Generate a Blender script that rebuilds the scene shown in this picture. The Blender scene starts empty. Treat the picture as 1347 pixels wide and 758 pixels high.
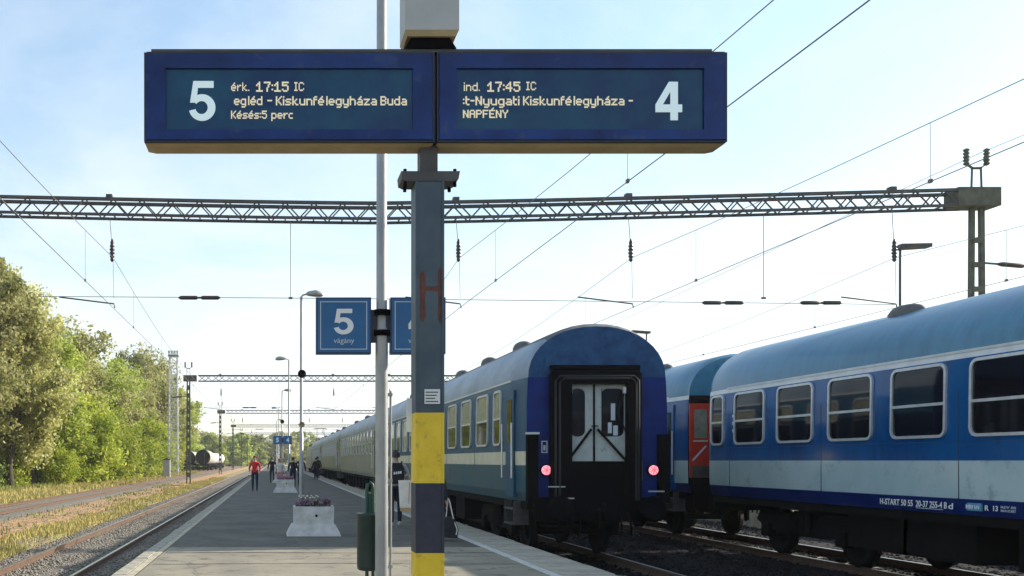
import bpy, math, random
import numpy as np
from mathutils import Vector, Matrix
random.seed(7)
S = bpy.context.scene
COL = S.collection
PI = math.pi

# ------------------------------------------------------------------ camera
CAMZ = 1.5                       # eye height above the platform (platform top is z = 0)
FPX = 1200.0                     # focal length in pixels of a 1347 px wide picture
cam = bpy.data.cameras.new("camera")
cam.sensor_width = 36.0
cam.lens = 36.0 * FPX / 1347.0
cam.shift_x = (673.5 - 360.0) / 1347.0
cam.shift_y = -(379.0 - 606.0) / 1347.0
cam.clip_start = 0.1
cam.clip_end = 9000.0
co = bpy.data.objects.new("camera", cam); COL.objects.link(co)
co.location = (0, 0, CAMZ)
co.rotation_euler = (math.radians(90), 0, 0)
S.camera = co

# ------------------------------------------------------------------ sky and sun
SUN_AZ, SUN_EL = math.radians(73), math.radians(25)
W = bpy.data.worlds.new("World"); S.world = W; W.use_nodes = True
wt = W.node_tree; wn = wt.nodes; wl = wt.links
wn.clear()
w_out = wn.new('ShaderNodeOutputWorld'); w_bg = wn.new('ShaderNodeBackground')
sky = wn.new('ShaderNodeTexSky'); sky.sky_type = 'NISHITA'; sky.sun_disc = False
sky.sun_elevation = SUN_EL; sky.sun_rotation = SUN_AZ
sky.air_density = 1.5; sky.dust_density = 0.9; sky.ozone_density = 3.0
w_bg.inputs[1].default_value = 0.095
tc = wn.new('ShaderNodeTexCoord'); sep = wn.new('ShaderNodeSeparateXYZ')
wl.new(tc.outputs['Generated'], sep.inputs[0])
# direction flattened on a cloud layer: xy / (z + .12)
addz = wn.new('ShaderNodeMath'); addz.operation = 'ADD'; addz.inputs[1].default_value = 0.10
mx0 = wn.new('ShaderNodeMath'); mx0.operation = 'MAXIMUM'; mx0.inputs[1].default_value = 0.0
wl.new(sep.outputs[2], mx0.inputs[0]); wl.new(mx0.outputs[0], addz.inputs[0])
comb = wn.new('ShaderNodeCombineXYZ')
for i in (0, 1):
    dv = wn.new('ShaderNodeMath'); dv.operation = 'DIVIDE'
    wl.new(sep.outputs[i], dv.inputs[0]); wl.new(addz.outputs[0], dv.inputs[1]); wl.new(dv.outputs[0], comb.inputs[i])
cn = wn.new('ShaderNodeTexNoise'); cn.inputs['Scale'].default_value = 0.75; cn.inputs['Detail'].default_value = 9
cn.inputs['Roughness'].default_value = 0.62; cn.inputs['Distortion'].default_value = 0.35
wl.new(comb.outputs[0], cn.inputs['Vector'])
cr = wn.new('ShaderNodeValToRGB')
cr.color_ramp.elements[0].position = 0.34; cr.color_ramp.elements[0].color = (0.0, 0.0, 0.0, 1)
cr.color_ramp.elements[1].position = 0.68; cr.color_ramp.elements[1].color = (0.62, 0.62, 0.62, 1)
wl.new(cn.outputs['Fac'], cr.inputs[0])
mixc = wn.new('ShaderNodeMix'); mixc.data_type = 'RGBA'
hz = wn.new('ShaderNodeMapRange'); hz.inputs[1].default_value = 0.0; hz.inputs[2].default_value = 0.40   # thin cloud lies denser towards the horizon
hz.inputs[3].default_value = 0.62; hz.inputs[4].default_value = 0.0
wl.new(mx0.outputs[0], hz.inputs[0])
hadd = wn.new('ShaderNodeMath'); hadd.operation = 'ADD'; hadd.use_clamp = True
wl.new(cr.outputs[0], hadd.inputs[0]); wl.new(hz.outputs[0], hadd.inputs[1])
wl.new(hadd.outputs[0], mixc.inputs[0]); hsv = wn.new('ShaderNodeHueSaturation'); hsv.inputs['Saturation'].default_value = 1.15; hsv.inputs['Value'].default_value = 1.45
wl.new(sky.outputs[0], hsv.inputs['Color']); wl.new(hsv.outputs[0], mixc.inputs[6])
mixc.inputs[7].default_value = (6.6, 7.0, 7.4, 1)      # thin bright cloud
wl.new(mixc.outputs[2], w_bg.inputs[0]); wl.new(w_bg.outputs[0], w_out.inputs[0])

sl = bpy.data.lights.new("sun", 'SUN'); sl.energy = 5.0; sl.angle = math.radians(0.5); sl.color = (1.0, 0.91, 0.77)
so = bpy.data.objects.new("sun", sl); COL.objects.link(so)
sdir = Vector((math.sin(SUN_AZ) * math.cos(SUN_EL), math.cos(SUN_AZ) * math.cos(SUN_EL), math.sin(SUN_EL)))
so.rotation_euler = sdir.to_track_quat('Z', 'Y').to_euler()
so.location = (30, 20, 40)
S.view_settings.view_transform = 'Standard'
S.view_settings.look = 'None'
S.view_settings.gamma = 1.0
S.view_settings.exposure = 0.80

# ------------------------------------------------------------------ materials
def mat(name, color, rough=0.6, metal=0.0, spec=0.5, var=None, vscale=3.0, bump=0.0, bscale=30.0, coat=0.0,
        emit=None, estr=0.0, cracks=0.0, spots=None, sscale=20.0, vdetail=5, stretch=(1, 1, 1), lo=0.35, hi=0.65, obj_coords=True, rvar=0.0):
    m = bpy.data.materials.new(name); m.use_nodes = True
    t = m.node_tree; n = t.nodes; l = t.links
    b = n['Principled BSDF']
    b.inputs['Roughness'].default_value = rough; b.inputs['Metallic'].default_value = metal
    b.inputs['Specular IOR Level'].default_value = spec
    b.inputs['Base Color'].default_value = (*color, 1)
    b.inputs['Coat Weight'].default_value = coat
    if coat: b.inputs['Coat Roughness'].default_value = 0.08
    if emit:
        b.inputs['Emission Color'].default_value = (*emit, 1); b.inputs['Emission Strength'].default_value = estr
    if var or bump or rvar:
        c = n.new('ShaderNodeTexCoord'); mp = n.new('ShaderNodeMapping')
        mp.inputs['Scale'].default_value = stretch
        l.new(c.outputs['Object'], mp.inputs[0])
    if var or rvar:
        nz = n.new('ShaderNodeTexNoise'); nz.inputs['Scale'].default_value = vscale
        nz.inputs['Detail'].default_value = vdetail; nz.inputs['Roughness'].default_value = 0.65
        l.new(mp.outputs[0], nz.inputs['Vector'])
    if var:
        r = n.new('ShaderNodeValToRGB')
        r.color_ramp.elements[0].position = lo; r.color_ramp.elements[1].position = hi
        r.color_ramp.elements[0].color = (*color, 1); r.color_ramp.elements[1].color = (*var, 1)
        l.new(nz.outputs['Fac'], r.inputs[0]); l.new(r.outputs[0], b.inputs['Base Color'])
    if rvar:
        mr = n.new('ShaderNodeMapRange'); mr.inputs[1].default_value = 0.3; mr.inputs[2].default_value = 0.7
        mr.inputs[3].default_value = max(0.02, rough - rvar); mr.inputs[4].default_value = rough + rvar
        l.new(nz.outputs['Fac'], mr.inputs[0]); l.new(mr.outputs[0], b.inputs['Roughness'])
    if spots:                                  # irregular darker or lighter marks
        n3 = n.new('ShaderNodeTexNoise'); n3.inputs['Scale'].default_value = sscale; n3.inputs['Detail'].default_value = 7; n3.inputs['Roughness'].default_value = .7
        l.new(mp.outputs[0], n3.inputs['Vector'])
        r3 = n.new('ShaderNodeMapRange'); r3.inputs[1].default_value = .56; r3.inputs[2].default_value = .68; l.new(n3.outputs['Fac'], r3.inputs[0])
        m3 = n.new('ShaderNodeMix'); m3.data_type = 'RGBA'; l.new(r3.outputs[0], m3.inputs[0]); l.new(r.outputs[0], m3.inputs[6]); m3.inputs[7].default_value = (*spots, 1)
        l.new(m3.outputs[2], b.inputs['Base Color'])
        if cracks:
            wv = n.new('ShaderNodeVectorMath'); wv.operation = 'MULTIPLY_ADD'; wv.inputs[1].default_value = (.5, .5, .5); l.new(n3.outputs['Color'], wv.inputs[0]); l.new(mp.outputs[0], wv.inputs[2])
            vo = n.new('ShaderNodeTexVoronoi'); vo.feature = 'DISTANCE_TO_EDGE'; vo.inputs['Scale'].default_value = cracks; l.new(wv.outputs[0], vo.inputs['Vector'])
            r4 = n.new('ShaderNodeMapRange'); r4.inputs[1].default_value = .001; r4.inputs[2].default_value = .007; r4.inputs[3].default_value = .6; r4.inputs[4].default_value = 0; l.new(vo.outputs['Distance'], r4.inputs[0])
            m4 = n.new('ShaderNodeMix'); m4.data_type = 'RGBA'; l.new(r4.outputs[0], m4.inputs[0]); l.new(m3.outputs[2], m4.inputs[6]); m4.inputs[7].default_value = (.02, .02, .018, 1)
            l.new(m4.outputs[2], b.inputs['Base Color'])
    if bump:
        nb = n.new('ShaderNodeTexNoise'); nb.inputs['Scale'].default_value = bscale; nb.inputs['Detail'].default_value = 4
        l.new(mp.outputs[0], nb.inputs['Vector'])
        bp = n.new('ShaderNodeBump'); bp.inputs['Strength'].default_value = bump; bp.inputs['Distance'].default_value = 0.02
        l.new(nb.outputs['Fac'], bp.inputs['Height']); l.new(bp.outputs[0], b.inputs['Normal'])
    return m

def leafmat(name, c1, c2, trans=0.45):
    m = bpy.data.materials.new(name); m.use_nodes = True
    t = m.node_tree; n = t.nodes; l = t.links
    b = n['Principled BSDF']; b.inputs['Roughness'].default_value = 0.55; b.inputs['Specular IOR Level'].default_value = 0.3
    c = n.new('ShaderNodeTexCoord'); nz = n.new('ShaderNodeTexNoise'); nz.inputs['Scale'].default_value = 0.55; nz.inputs['Detail'].default_value = 6
    l.new(c.outputs['Object'], nz.inputs['Vector'])
    r = n.new('ShaderNodeValToRGB'); r.color_ramp.elements[0].position = 0.38; r.color_ramp.elements[1].position = 0.62
    r.color_ramp.elements[0].color = (*c1, 1); r.color_ramp.elements[1].color = (*c2, 1)
    l.new(nz.outputs['Fac'], r.inputs[0])
    oi = n.new('ShaderNodeObjectInfo'); hs = n.new('ShaderNodeHueSaturation')
    mr = n.new('ShaderNodeMapRange'); mr.inputs[3].default_value = 0.8; mr.inputs[4].default_value = 1.2
    l.new(oi.outputs['Random'], mr.inputs[0]); l.new(mr.outputs[0], hs.inputs['Value'])
    l.new(r.outputs[0], hs.inputs['Color']); l.new(hs.outputs[0], b.inputs['Base Color'])
    tr = n.new('ShaderNodeBsdfTranslucent'); mx = n.new('ShaderNodeMixShader'); mx.inputs[0].default_value = trans
    l.new(hs.outputs[0], tr.inputs[0]); l.new(b.outputs[0], mx.inputs[1]); l.new(tr.outputs[0], mx.inputs[2])
    l.new(mx.outputs[0], n['Material Output'].inputs[0])
    return m

M = {}
M['asphalt'] = mat('asphalt', (.058, .059, .046), .9, var=(.145, .132, .098), cracks=.45, spots=(.055, .055, .045), sscale=2.6, vscale=.9, bump=.5, bscale=90, lo=.3, hi=.7, vdetail=9)
M['sunlit_apron'] = mat('pale_paving_with_sunlight', (.17, .15, .108), .9, var=(.30, .265, .19), cracks=.35, spots=(.10, .09, .065), sscale=2.2, vscale=.8, bump=.4, bscale=70, lo=.3, hi=.7, vdetail=9)  # pale paving with the brightness of the sunlit foreground in its colour
M['concrete'] = mat('concrete', (.23, .21, .16), .9, var=(.38, .35, .27), spots=(.13, .12, .095), sscale=5, vscale=2.2, bump=.35, bscale=45, vdetail=8)
M['concrete_planter'] = mat('planter_concrete', (.42, .41, .38), .85, var=(.62, .61, .58), vscale=4, bump=.3, bscale=60, vdetail=8)
M['paint_line'] = mat('line_paint', (.22, .21, .18), .8, var=(.50, .48, .43), vscale=6, vdetail=9, lo=.3, hi=.5)
M['paint_old'] = mat('worn_yellowish_line', (.22, .19, .13), .85, var=(.46, .41, .28), vscale=5, vdetail=9, lo=.3, hi=.6)
M['dirt'] = mat('dirt', (.30, .155, .06), .95, var=(.48, .30, .145), vscale=1.6, bump=.6, bscale=25, vdetail=9)
M['earth'] = mat('earth', (.20, .14, .065), .95, var=(.30, .25, .09), vscale=.35, bump=.6, bscale=8, vdetail=10)
M['ballast'] = mat('ballast', (.085, .074, .056), .95, var=(.22, .19, .145), vscale=11, bump=1.0, bscale=22, vdetail=6)
M['ballast_dark'] = mat('ballast_shaded', (.006, .006, .007), .95, spec=.15, var=(.019, .017, .019), vscale=11, bump=1.0, bscale=22, vdetail=6)  # ballast copy darkened to carry the shade between the trains
M['stone'] = mat('ballast_stone', (.11, .095, .075), .9, var=(.28, .245, .195), vscale=9)
M['sleeper'] = mat('sleeper_concrete', (.16, .145, .12), .9, var=(.28, .26, .22), vscale=5, bump=.4, bscale=40)
M['rail_side'] = mat('rusty_rail', (.085, .048, .030), .85, var=(.14, .085, .055), vscale=14, bump=.3, bscale=60)
M['rail_top'] = mat('polished_rail_head', (.55, .53, .50), .28, metal=1.0)
M['drygrass'] = mat('dry_grass', (.30, .26, .07), .9, var=(.50, .41, .14), vscale=.8, vdetail=6)
M['greengrass'] = mat('green_grass', (.10, .15, .02), .9, var=(.24, .27, .05), vscale=.9, vdetail=6)
M['bark'] = mat('bark', (.045, .035, .026), .95, var=(.10, .08, .06), vscale=3, bump=.8, bscale=12, stretch=(3, 3, .6))
M['leaf_grey'] = leafmat('leaf_greygreen', (.26, .27, .075), (.54, .52, .23), .5)
M['leaf_bright'] = leafmat('leaf_bright', (.21, .28, .018), (.48, .52, .08), .48)
M['leaf_mid'] = leafmat('leaf_mid', (.22, .29, .03), (.49, .53, .13), .48)
M['leaf_dark'] = leafmat('leaf_dark', (.06, .10, .015), (.16, .20, .045), .3)
M['steel_dark'] = mat('dark_grey_steel', (.040, .040, .042), .6, var=(.075, .07, .066), vscale=5, bump=.15, bscale=40)
M['steel_green'] = mat('weathered_green_steel', (.055, .058, .038), .7, var=(.11, .11, .075), vscale=4, bump=.15, bscale=40)
M['galv'] = mat('galvanised_steel', (.27, .275, .27), .5, metal=.35, var=(.38, .38, .36), vscale=6, bump=.08, bscale=60, stretch=(1, 1, .3))
M['galv_far'] = mat('pale_galvanised_steel', (.50, .51, .52), .6, var=(.62, .62, .60), vscale=2)
M['wire'] = mat('overhead_wire', (.16, .15, .14), .5, metal=.5)
M['insulator'] = mat('brown_insulator', (.035, .022, .018), .3)
M['black'] = mat('black_paint', (.002, .002, .003), .8, spec=.06, var=(.005, .004, .005), vscale=8)
M['rubber'] = mat('grey_rubber', (.012, .012, .014), .7)
M['underframe'] = mat('grimy_shaded_underframe', (.002, .002, .002), .9, spec=.12, var=(.007, .006, .005), vscale=3, vdetail=8)  # grime made blacker still, shade under the vehicles put into the colour
M['wheel'] = mat('wheel_steel', (.006, .005, .005), .75, spec=.2)
M['blue_face'] = mat('blue_coach_end', (.002, .012, .11), .45, spec=.2, spots=(.004, .035, .12), sscale=1.5, var=(.004, .028, .19), vscale=2.5, bump=.05, bscale=10, rvar=.08, vdetail=8)
M['blue_arch'] = mat('faded_blue_end_arch', (.005, .035, .12), .5, spec=.25, var=(.015, .085, .20), vscale=3.5, bump=.1, bscale=10, vdetail=9)
M['teal_side'] = mat('teal_coach_side', (.003, .05, .12), .45, spec=.25, var=(.02, .09, .14), vscale=1.3, bump=.05, bscale=4, vdetail=9, rvar=.1)
M['teal_low'] = mat('teal_lower_side', (.004, .07, .11), .5, spec=.25, spots=(.10, .04, .06), sscale=1.6, var=(.07, .12, .11), vscale=1.8, vdetail=9, rvar=.1)
M['cream'] = mat('cream_stripe', (.50, .47, .33), .5, var=(.62, .57, .41), vscale=4, vdetail=7)
M['khaki_side'] = mat('dusty_grey_green_side', (.15, .16, .12), .42, var=(.24, .24, .175), vscale=1.2, vdetail=9, bump=.04, bscale=4, rvar=.1)
M['khaki_low'] = mat('dusty_pale_lower_side', (.20, .20, .15), .5, var=(.29, .28, .21), vscale=1.6, vdetail=9)
M['roof_grey'] = mat('grey_coach_roof', (.11, .16, .22), .42, var=(.22, .29, .37), vscale=1.6, vdetail=9, stretch=(1, .5, 1), bump=.1, bscale=6)
M['roof_top'] = mat('dark_roof_top', (.055, .058, .06), .7, var=(.12, .12, .12), vscale=3, vdetail=9)  # darker grey for the roof top, vents and hatch
M['roof_blue'] = mat('blue_coach_roof', (.022, .13, .23), .36, var=(.045, .20, .32), vscale=2.0, vdetail=9, stretch=(1.2, 2.0, .6), bump=.12, bscale=5, rvar=.08, coat=.2)
M['blue_side'] = mat('glossy_blue_side', (.001, .052, .19), .14, spec=.40, coat=.05, spots=(.003, .042, .12), sscale=2.5, stretch=(1, 1, .3), var=(.003, .105, .30), vscale=.8, bump=.10, bscale=1.7, vdetail=7)
M['blue_low'] = mat('deep_blue_skirt', (.003, .016, .13), .3, var=(.008, .030, .17), vscale=3)
M['grey_stripe'] = mat('pale_grey_stripe', (.34, .47, .49), .22, coat=.4, var=(.46, .57, .57), vscale=1.0, spots=(.30, .38, .39), sscale=3, bump=.10, bscale=1.7, vdetail=8)
M['silver'] = mat('silver_band', (.50, .53, .55), .35, metal=.3, var=(.62, .64, .64), vscale=4)
M['frame'] = mat('aluminium_frame', (.52, .54, .55), .35, metal=.5, var=(.66, .67, .67), vscale=7)
M['glass'] = mat('dark_window_glass', (.003, .004, .008), .05, spec=.35)
M['glass_pale'] = mat('pale_window_glass', (.17, .19, .15), .12, spec=.8, var=(.28, .29, .23), vscale=5)  # paler glass for upper panes and the red door's window
M['door_grey'] = mat('gangway_door_paint', (.34, .38, .37), .5, spots=(.25, .27, .26), sscale=4, var=(.46, .50, .48), vscale=4)
M['red'] = mat('red_door_paint', (.42, .022, .014), .4, var=(.55, .04, .022), vscale=4)
M['tail'] = mat('lit_tail_lamp', (.8, .15, .2), .3, emit=(1.0, .30, .36), estr=.85)
M['tail_dim'] = mat('tail_lamp_spokes', (.45, .05, .08), .3, emit=(.8, .12, .17), estr=.5)
M['white'] = mat('white_print', (.75, .77, .78), .6)
M['white_dim'] = mat('worn_white_print', (.50, .56, .62), .6)
M['light_blue'] = mat('light_blue_print', (.10, .30, .45), .6)
M['yellow'] = mat('yellow_band_paint', (.62, .42, .012), .55, var=(.74, .53, .03), spots=(.36, .26, .03), sscale=11, vscale=5, vdetail=9, bump=.08, bscale=40)
M['navy_band'] = mat('dark_navy_band_paint', (.010, .013, .030), .6, var=(.022, .026, .045), vscale=6)
M['display_case'] = mat('dark_blue_case', (.002, .012, .085), .35, spec=.3, spots=(.03, .05, .13), sscale=5, var=(.005, .035, .18), vscale=2.2, vdetail=7, rvar=.1)
M['display_screen'] = mat('display_screen', (.003, .030, .10), .3, spec=.3, var=(.005, .062, .125), vscale=3.5, coat=.1, vdetail=3)
M['display_edge'] = mat('black_case_edge', (.012, .014, .022), .5)
M['warm_tan'] = mat('beige_and_bounce_lit_tan', (.34, .26, .14), .7, var=(.44, .35, .20), vscale=4, vdetail=8)  # tan takes in warm bounced light on undersides; the loudspeaker is plain beige
M['display_text'] = mat('display_segments', (.66, .58, .40), .6, emit=(1.0, .88, .62), estr=.20)
M['digit'] = mat('display_digit', (.60, .72, .74), .6, emit=(.75, .92, .95), estr=.16)
M['sign_blue'] = mat('sign_blue', (.006, .095, .25), .4, var=(.010, .12, .30), vscale=4)
M['sign_edge'] = mat('sign_edge_blue', (.012, .04, .12), .5)
M['bin'] = mat('dark_green_bin', (.006, .024, .022), .5, var=(.012, .036, .032), vscale=6)
M['bin_post'] = mat('green_bin_post', (.010, .060, .035), .5)
M['housing'] = mat('grey_housing', (.36, .37, .36), .55, var=(.42, .42, .41), vscale=3)
M['skin'] = mat('skin', (.46, .27, .19), .55)
M['hair_dark'] = mat('dark_hair', (.012, .009, .008), .6)
M['hair_brown'] = mat('brown_hair', (.10, .035, .018), .6)
M['cloth_red'] = mat('red_jacket', (.55, .012, .022), .8, var=(.42, .008, .016), vscale=8)
M['cloth_navy'] = mat('navy_trousers', (.012, .018, .045), .9)
M['cloth_black'] = mat('black_cloth', (.010, .010, .014), .9, var=(.022, .022, .028), vscale=8)
M['cloth_grey'] = mat('grey_hoodie', (.34, .34, .34), .9, var=(.44, .44, .43), vscale=8)
M['cloth_pink'] = mat('pink_cloth', (.48, .22, .24), .9)
M['cloth_pale'] = mat('pale_cloth', (.52, .50, .47), .9)
M['shoe_white'] = mat('white_shoe', (.72, .72, .70), .6)
M['shoe_dark'] = mat('dark_shoe', (.015, .013, .012), .5)
M['bag_white'] = mat('cream_tote', (.60, .55, .47), .75, var=(.72, .68, .61), vscale=5)
M['bag_tan'] = mat('tan_tote_bottom', (.42, .28, .14), .75)
M['flower'] = mat('purple_flowers', (.16, .10, .14), .8, var=(.30, .22, .25), vscale=18)
M['flower_pink'] = mat('pink_flowers', (.34, .14, .20), .8, var=(.5, .3, .36), vscale=18)
M['speck_pale'] = mat('pale_yellow_speck', (.70, .68, .45), .8)
M['soil'] = mat('planter_soil', (.03, .022, .015), .95)
M['stem'] = mat('flower_stems', (.05, .09, .02), .8)
M['wagon_grey'] = mat('pale_wagon_side', (.42, .42, .40), .6, var=(.55, .54, .52), vscale=1.5)
M['wagon_beige'] = mat('beige_wagon_side', (.34, .31, .25), .6, var=(.43, .40, .33), vscale=1.5)
M['seam'] = mat('tar_seam', (.030, .028, .026), .8)
M['sticker'] = mat('pale_sticker', (.60, .62, .62), .6)

# pole paint with patches of bare rust in an H shape
def pole_mat():
    m = bpy.data.materials.new('blue_grey_pole_with_rust'); m.use_nodes = True
    t = m.node_tree; n = t.nodes; l = t.links; b = n['Principled BSDF']; b.inputs['Roughness'].default_value = .55
    c = n.new('ShaderNodeTexCoord'); sp = n.new('ShaderNodeSeparateXYZ'); l.new(c.outputs['Object'], sp.inputs[0])
    def band(out, c0, half, soft=.004):
        s = n.new('ShaderNodeMath'); s.operation = 'SUBTRACT'; s.inputs[1].default_value = c0; l.new(out, s.inputs[0])
        a = n.new('ShaderNodeMath'); a.operation = 'ABSOLUTE'; l.new(s.outputs[0], a.inputs[0])
        r = n.new('ShaderNodeMapRange'); r.inputs[1].default_value = half - soft; r.inputs[2].default_value = half + soft
        r.inputs[3].default_value = 1; r.inputs[4].default_value = 0; l.new(a.outputs[0], r.inputs[0]); return r.outputs[0]
    def op(o, a, b_):
        s = n.new('ShaderNodeMath'); s.operation = o; l.new(a, s.inputs[0]); l.new(b_, s.inputs[1]); return s.outputs[0]
    lft = op('MULTIPLY', band(sp.outputs[0], -.050, .034, .022), band(sp.outputs[2], 2.62, .22, .08))
    rgt = op('MULTIPLY', band(sp.outputs[0], .070, .026, .018), band(sp.outputs[2], 2.62, .24, .08))
    mid = op('MULTIPLY', band(sp.outputs[0], .01, .085, .02), band(sp.outputs[2], 2.67, .035, .03))
    mask = op('MAXIMUM', op('MAXIMUM', lft, rgt), mid)
    nz = n.new('ShaderNodeTexNoise'); nz.inputs['Scale'].default_value = 34; nz.inputs['Detail'].default_value = 8; nz.inputs['Roughness'].default_value = .85
    mp = n.new('ShaderNodeMapping'); mp.inputs['Scale'].default_value = (1, 1, .45); l.new(c.outputs['Object'], mp.inputs[0]); l.new(mp.outputs[0], nz.inputs['Vector'])
    ad = op('ADD', mask, nz.outputs['Fac'])
    th = n.new('ShaderNodeMapRange'); th.inputs[1].default_value = 1.28; th.inputs[2].default_value = 1.36; l.new(ad, th.inputs[0])
    n2 = n.new('ShaderNodeTexNoise'); n2.inputs['Scale'].default_value = 6; n2.inputs['Detail'].default_value = 9; l.new(c.outputs['Object'], n2.inputs['Vector'])
    r1 = n.new('ShaderNodeValToRGB'); r1.color_ramp.elements[0].position = .35; r1.color_ramp.elements[1].position = .68
    r1.color_ramp.elements[0].color = (.035, .058, .082, 1); r1.color_ramp.elements[1].color = (.060, .088, .110, 1); l.new(n2.outputs['Fac'], r1.inputs[0])
    r2 = n.new('ShaderNodeValToRGB'); r2.color_ramp.elements[0].position = .40; r2.color_ramp.elements[1].position = .60
    r2.color_ramp.elements[0].color = (.022, .007, .006, 1); r2.color_ramp.elements[1].color = (.13, .030, .015, 1); l.new(nz.outputs['Fac'], r2.inputs[0])
    mx = n.new('ShaderNodeMix'); mx.data_type = 'RGBA'; l.new(th.outputs[0], mx.inputs[0]); l.new(r1.outputs[0], mx.inputs[6]); l.new(r2.outputs[0], mx.inputs[7])
    l.new(mx.outputs[2], b.inputs['Base Color'])
    bp = n.new('ShaderNodeBump'); bp.inputs['Strength'].default_value = .3; bp.inputs['Distance'].default_value = .004
    l.new(th.outputs[0], bp.inputs['Height']); bp.invert = True; l.new(bp.outputs[0], b.inputs['Normal'])
    return m
M['pole_paint'] = pole_mat()

# ------------------------------------------------------------------ mesh builder
def loc_of(o):
    v = Vector((0, 0, 0))
    while o is not None:
        v += o.location; o = o.parent
    return v

class MB:
    def __init__(s): s.v = []; s.f = []; s.m = []; s.sm = []
    def add(s, vs, fs, mi=0, smooth=False):
        b = len(s.v); s.v += [tuple(p) for p in vs]
        for f in fs: s.f.append(tuple(b + i for i in f)); s.m.append(mi); s.sm.append(smooth)
    def box(s, x0, x1, y0, y1, z0, z1, mi=0):
        vs = [(x0, y0, z0), (x1, y0, z0), (x1, y1, z0), (x0, y1, z0), (x0, y0, z1), (x1, y0, z1), (x1, y1, z1), (x0, y1, z1)]
        s.add(vs, [(0, 3, 2, 1), (4, 5, 6, 7), (0, 1, 5, 4), (1, 2, 6, 5), (2, 3, 7, 6), (3, 0, 4, 7)], mi); return s
    def cbox(s, c, d, mi=0): return s.box(c[0]-d[0]/2, c[0]+d[0]/2, c[1]-d[1]/2, c[1]+d[1]/2, c[2]-d[2]/2, c[2]+d[2]/2, mi)
    def frus(s, c, z0, z1, a, b, mi=0):      # frustum: half sizes a at z0, b at z1
        vs = [(c[0]+sx*h[0], c[1]+sy*h[1], z) for z, h in ((z0, a), (z1, b)) for sx, sy in ((-1,-1),(1,-1),(1,1),(-1,1))]
        s.add(vs, [(0, 3, 2, 1), (4, 5, 6, 7), (0, 1, 5, 4), (1, 2, 6, 5), (2, 3, 7, 6), (3, 0, 4, 7)], mi); return s
    def tube(s, pts, rs, n=8, mi=0, cap=True, smooth=True):
        pts = [Vector(p) for p in pts]
        if not isinstance(rs, (list, tuple)): rs = [rs] * len(pts)
        vs = []; k = len(pts)
        for i, p in enumerate(pts):
            d = (pts[min(i+1, k-1)] - pts[max(i-1, 0)])
            if d.length < 1e-9: d = Vector((0, 0, 1))
            d.normalize()
            up = Vector((0, 0, 1)) if abs(d.z) < .9 else Vector((1, 0, 0))
            u = d.cross(up).normalized(); w = u.cross(d).normalized()
            for j in range(n):
                a = 2*PI*(j+.5)/n
                vs.append(p + (u*math.cos(a) + w*math.sin(a)) * rs[i])
        fs = [(i*n+j, i*n+(j+1) % n, (i+1)*n+(j+1) % n, (i+1)*n+j) for i in range(k-1) for j in range(n)]
        s.add(vs, fs, mi, smooth)
        if cap:
            s.add(vs[:n], [tuple(range(n))], mi); s.add(vs[-n:], [tuple(reversed(range(n)))], mi)
        return s
    def bar(s, p0, p1, w, mi=0): return s.tube([p0, p1], w*.7071, 4, mi, smooth=False)
    def lathe(s, c, prof, n=16, mi=0, axis='z', smooth=True):
        vs = []
        for (r, h) in prof:
            for j in range(n):
                a = 2*PI*j/n; x, y = r*math.cos(a), r*math.sin(a)
                vs.append({'z': (c[0]+x, c[1]+y, c[2]+h), 'y': (c[0]+x, c[1]+h, c[2]+y), 'x': (c[0]+h, c[1]+x, c[2]+y)}[axis])
        k = len(prof)
        s.add(vs, [(i*n+j, i*n+(j+1) % n, (i+1)*n+(j+1) % n, (i+1)*n+j) for i in range(k-1) for j in range(n)], mi, smooth)
        s.add(vs[:n], [tuple(range(n))], mi); s.add(vs[-n:], [tuple(range(n))], mi); return s
    def prism(s, poly, a, b, axis='y', mi=0):   # poly of 2D points extruded from a to b along axis
        def P(u, v, t): return {'y': (u, t, v), 'x': (t, u, v), 'z': (u, v, t)}[axis]
        n = len(poly)
        vs = [P(u, v, a) for u, v in poly] + [P(u, v, b) for u, v in poly]
        s.add(vs, [tuple(range(n)), tuple(reversed(range(n, 2*n)))] + [(i, i+n, (i+1) % n+n, (i+1) % n) for i in range(n)], mi); return s
    def build(s, name, mats, parent=None, world=True):
        me = bpy.data.meshes.new(name)
        off = loc_of(parent) if (parent is not None and world) else Vector((0, 0, 0))
        vs = [(v[0]-off.x, v[1]-off.y, v[2]-off.z) for v in s.v] if off.length > 0 else s.v
        me.from_pydata(vs, [], s.f)
        if not isinstance(mats, (list, tuple)): mats = [mats]
        for m in mats: me.materials.append(M[m] if isinstance(m, str) else m)
        if len(mats) > 1: me.polygons.foreach_set('material_index', s.m)
        if any(s.sm): me.polygons.foreach_set('use_smooth', s.sm)
        me.update()
        o = bpy.data.objects.new(name, me); COL.objects.link(o)
        if parent is not None: o.parent = parent
        return o

def np_mesh(name, V, F, m, parent=None, midx=None):
    me = bpy.data.meshes.new(name)
    nf, k = F.shape
    me.vertices.add(len(V)); me.vertices.foreach_set('co', V.astype(np.float32).ravel())
    me.loops.add(nf*k); me.loops.foreach_set('vertex_index', F.astype(np.int32).ravel())
    me.polygons.add(nf); me.polygons.foreach_set('loop_start', np.arange(0, nf*k, k, dtype=np.int32))
    for q in (m if isinstance(m, (list, tuple)) else [m]): me.materials.append(M[q])
    if midx is not None: me.polygons.foreach_set('material_index', midx.astype(np.int32))
    me.update(calc_edges=True)
    o = bpy.data.objects.new(name, me); COL.objects.link(o)
    if parent is not None: o.parent = parent
    return o

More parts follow.
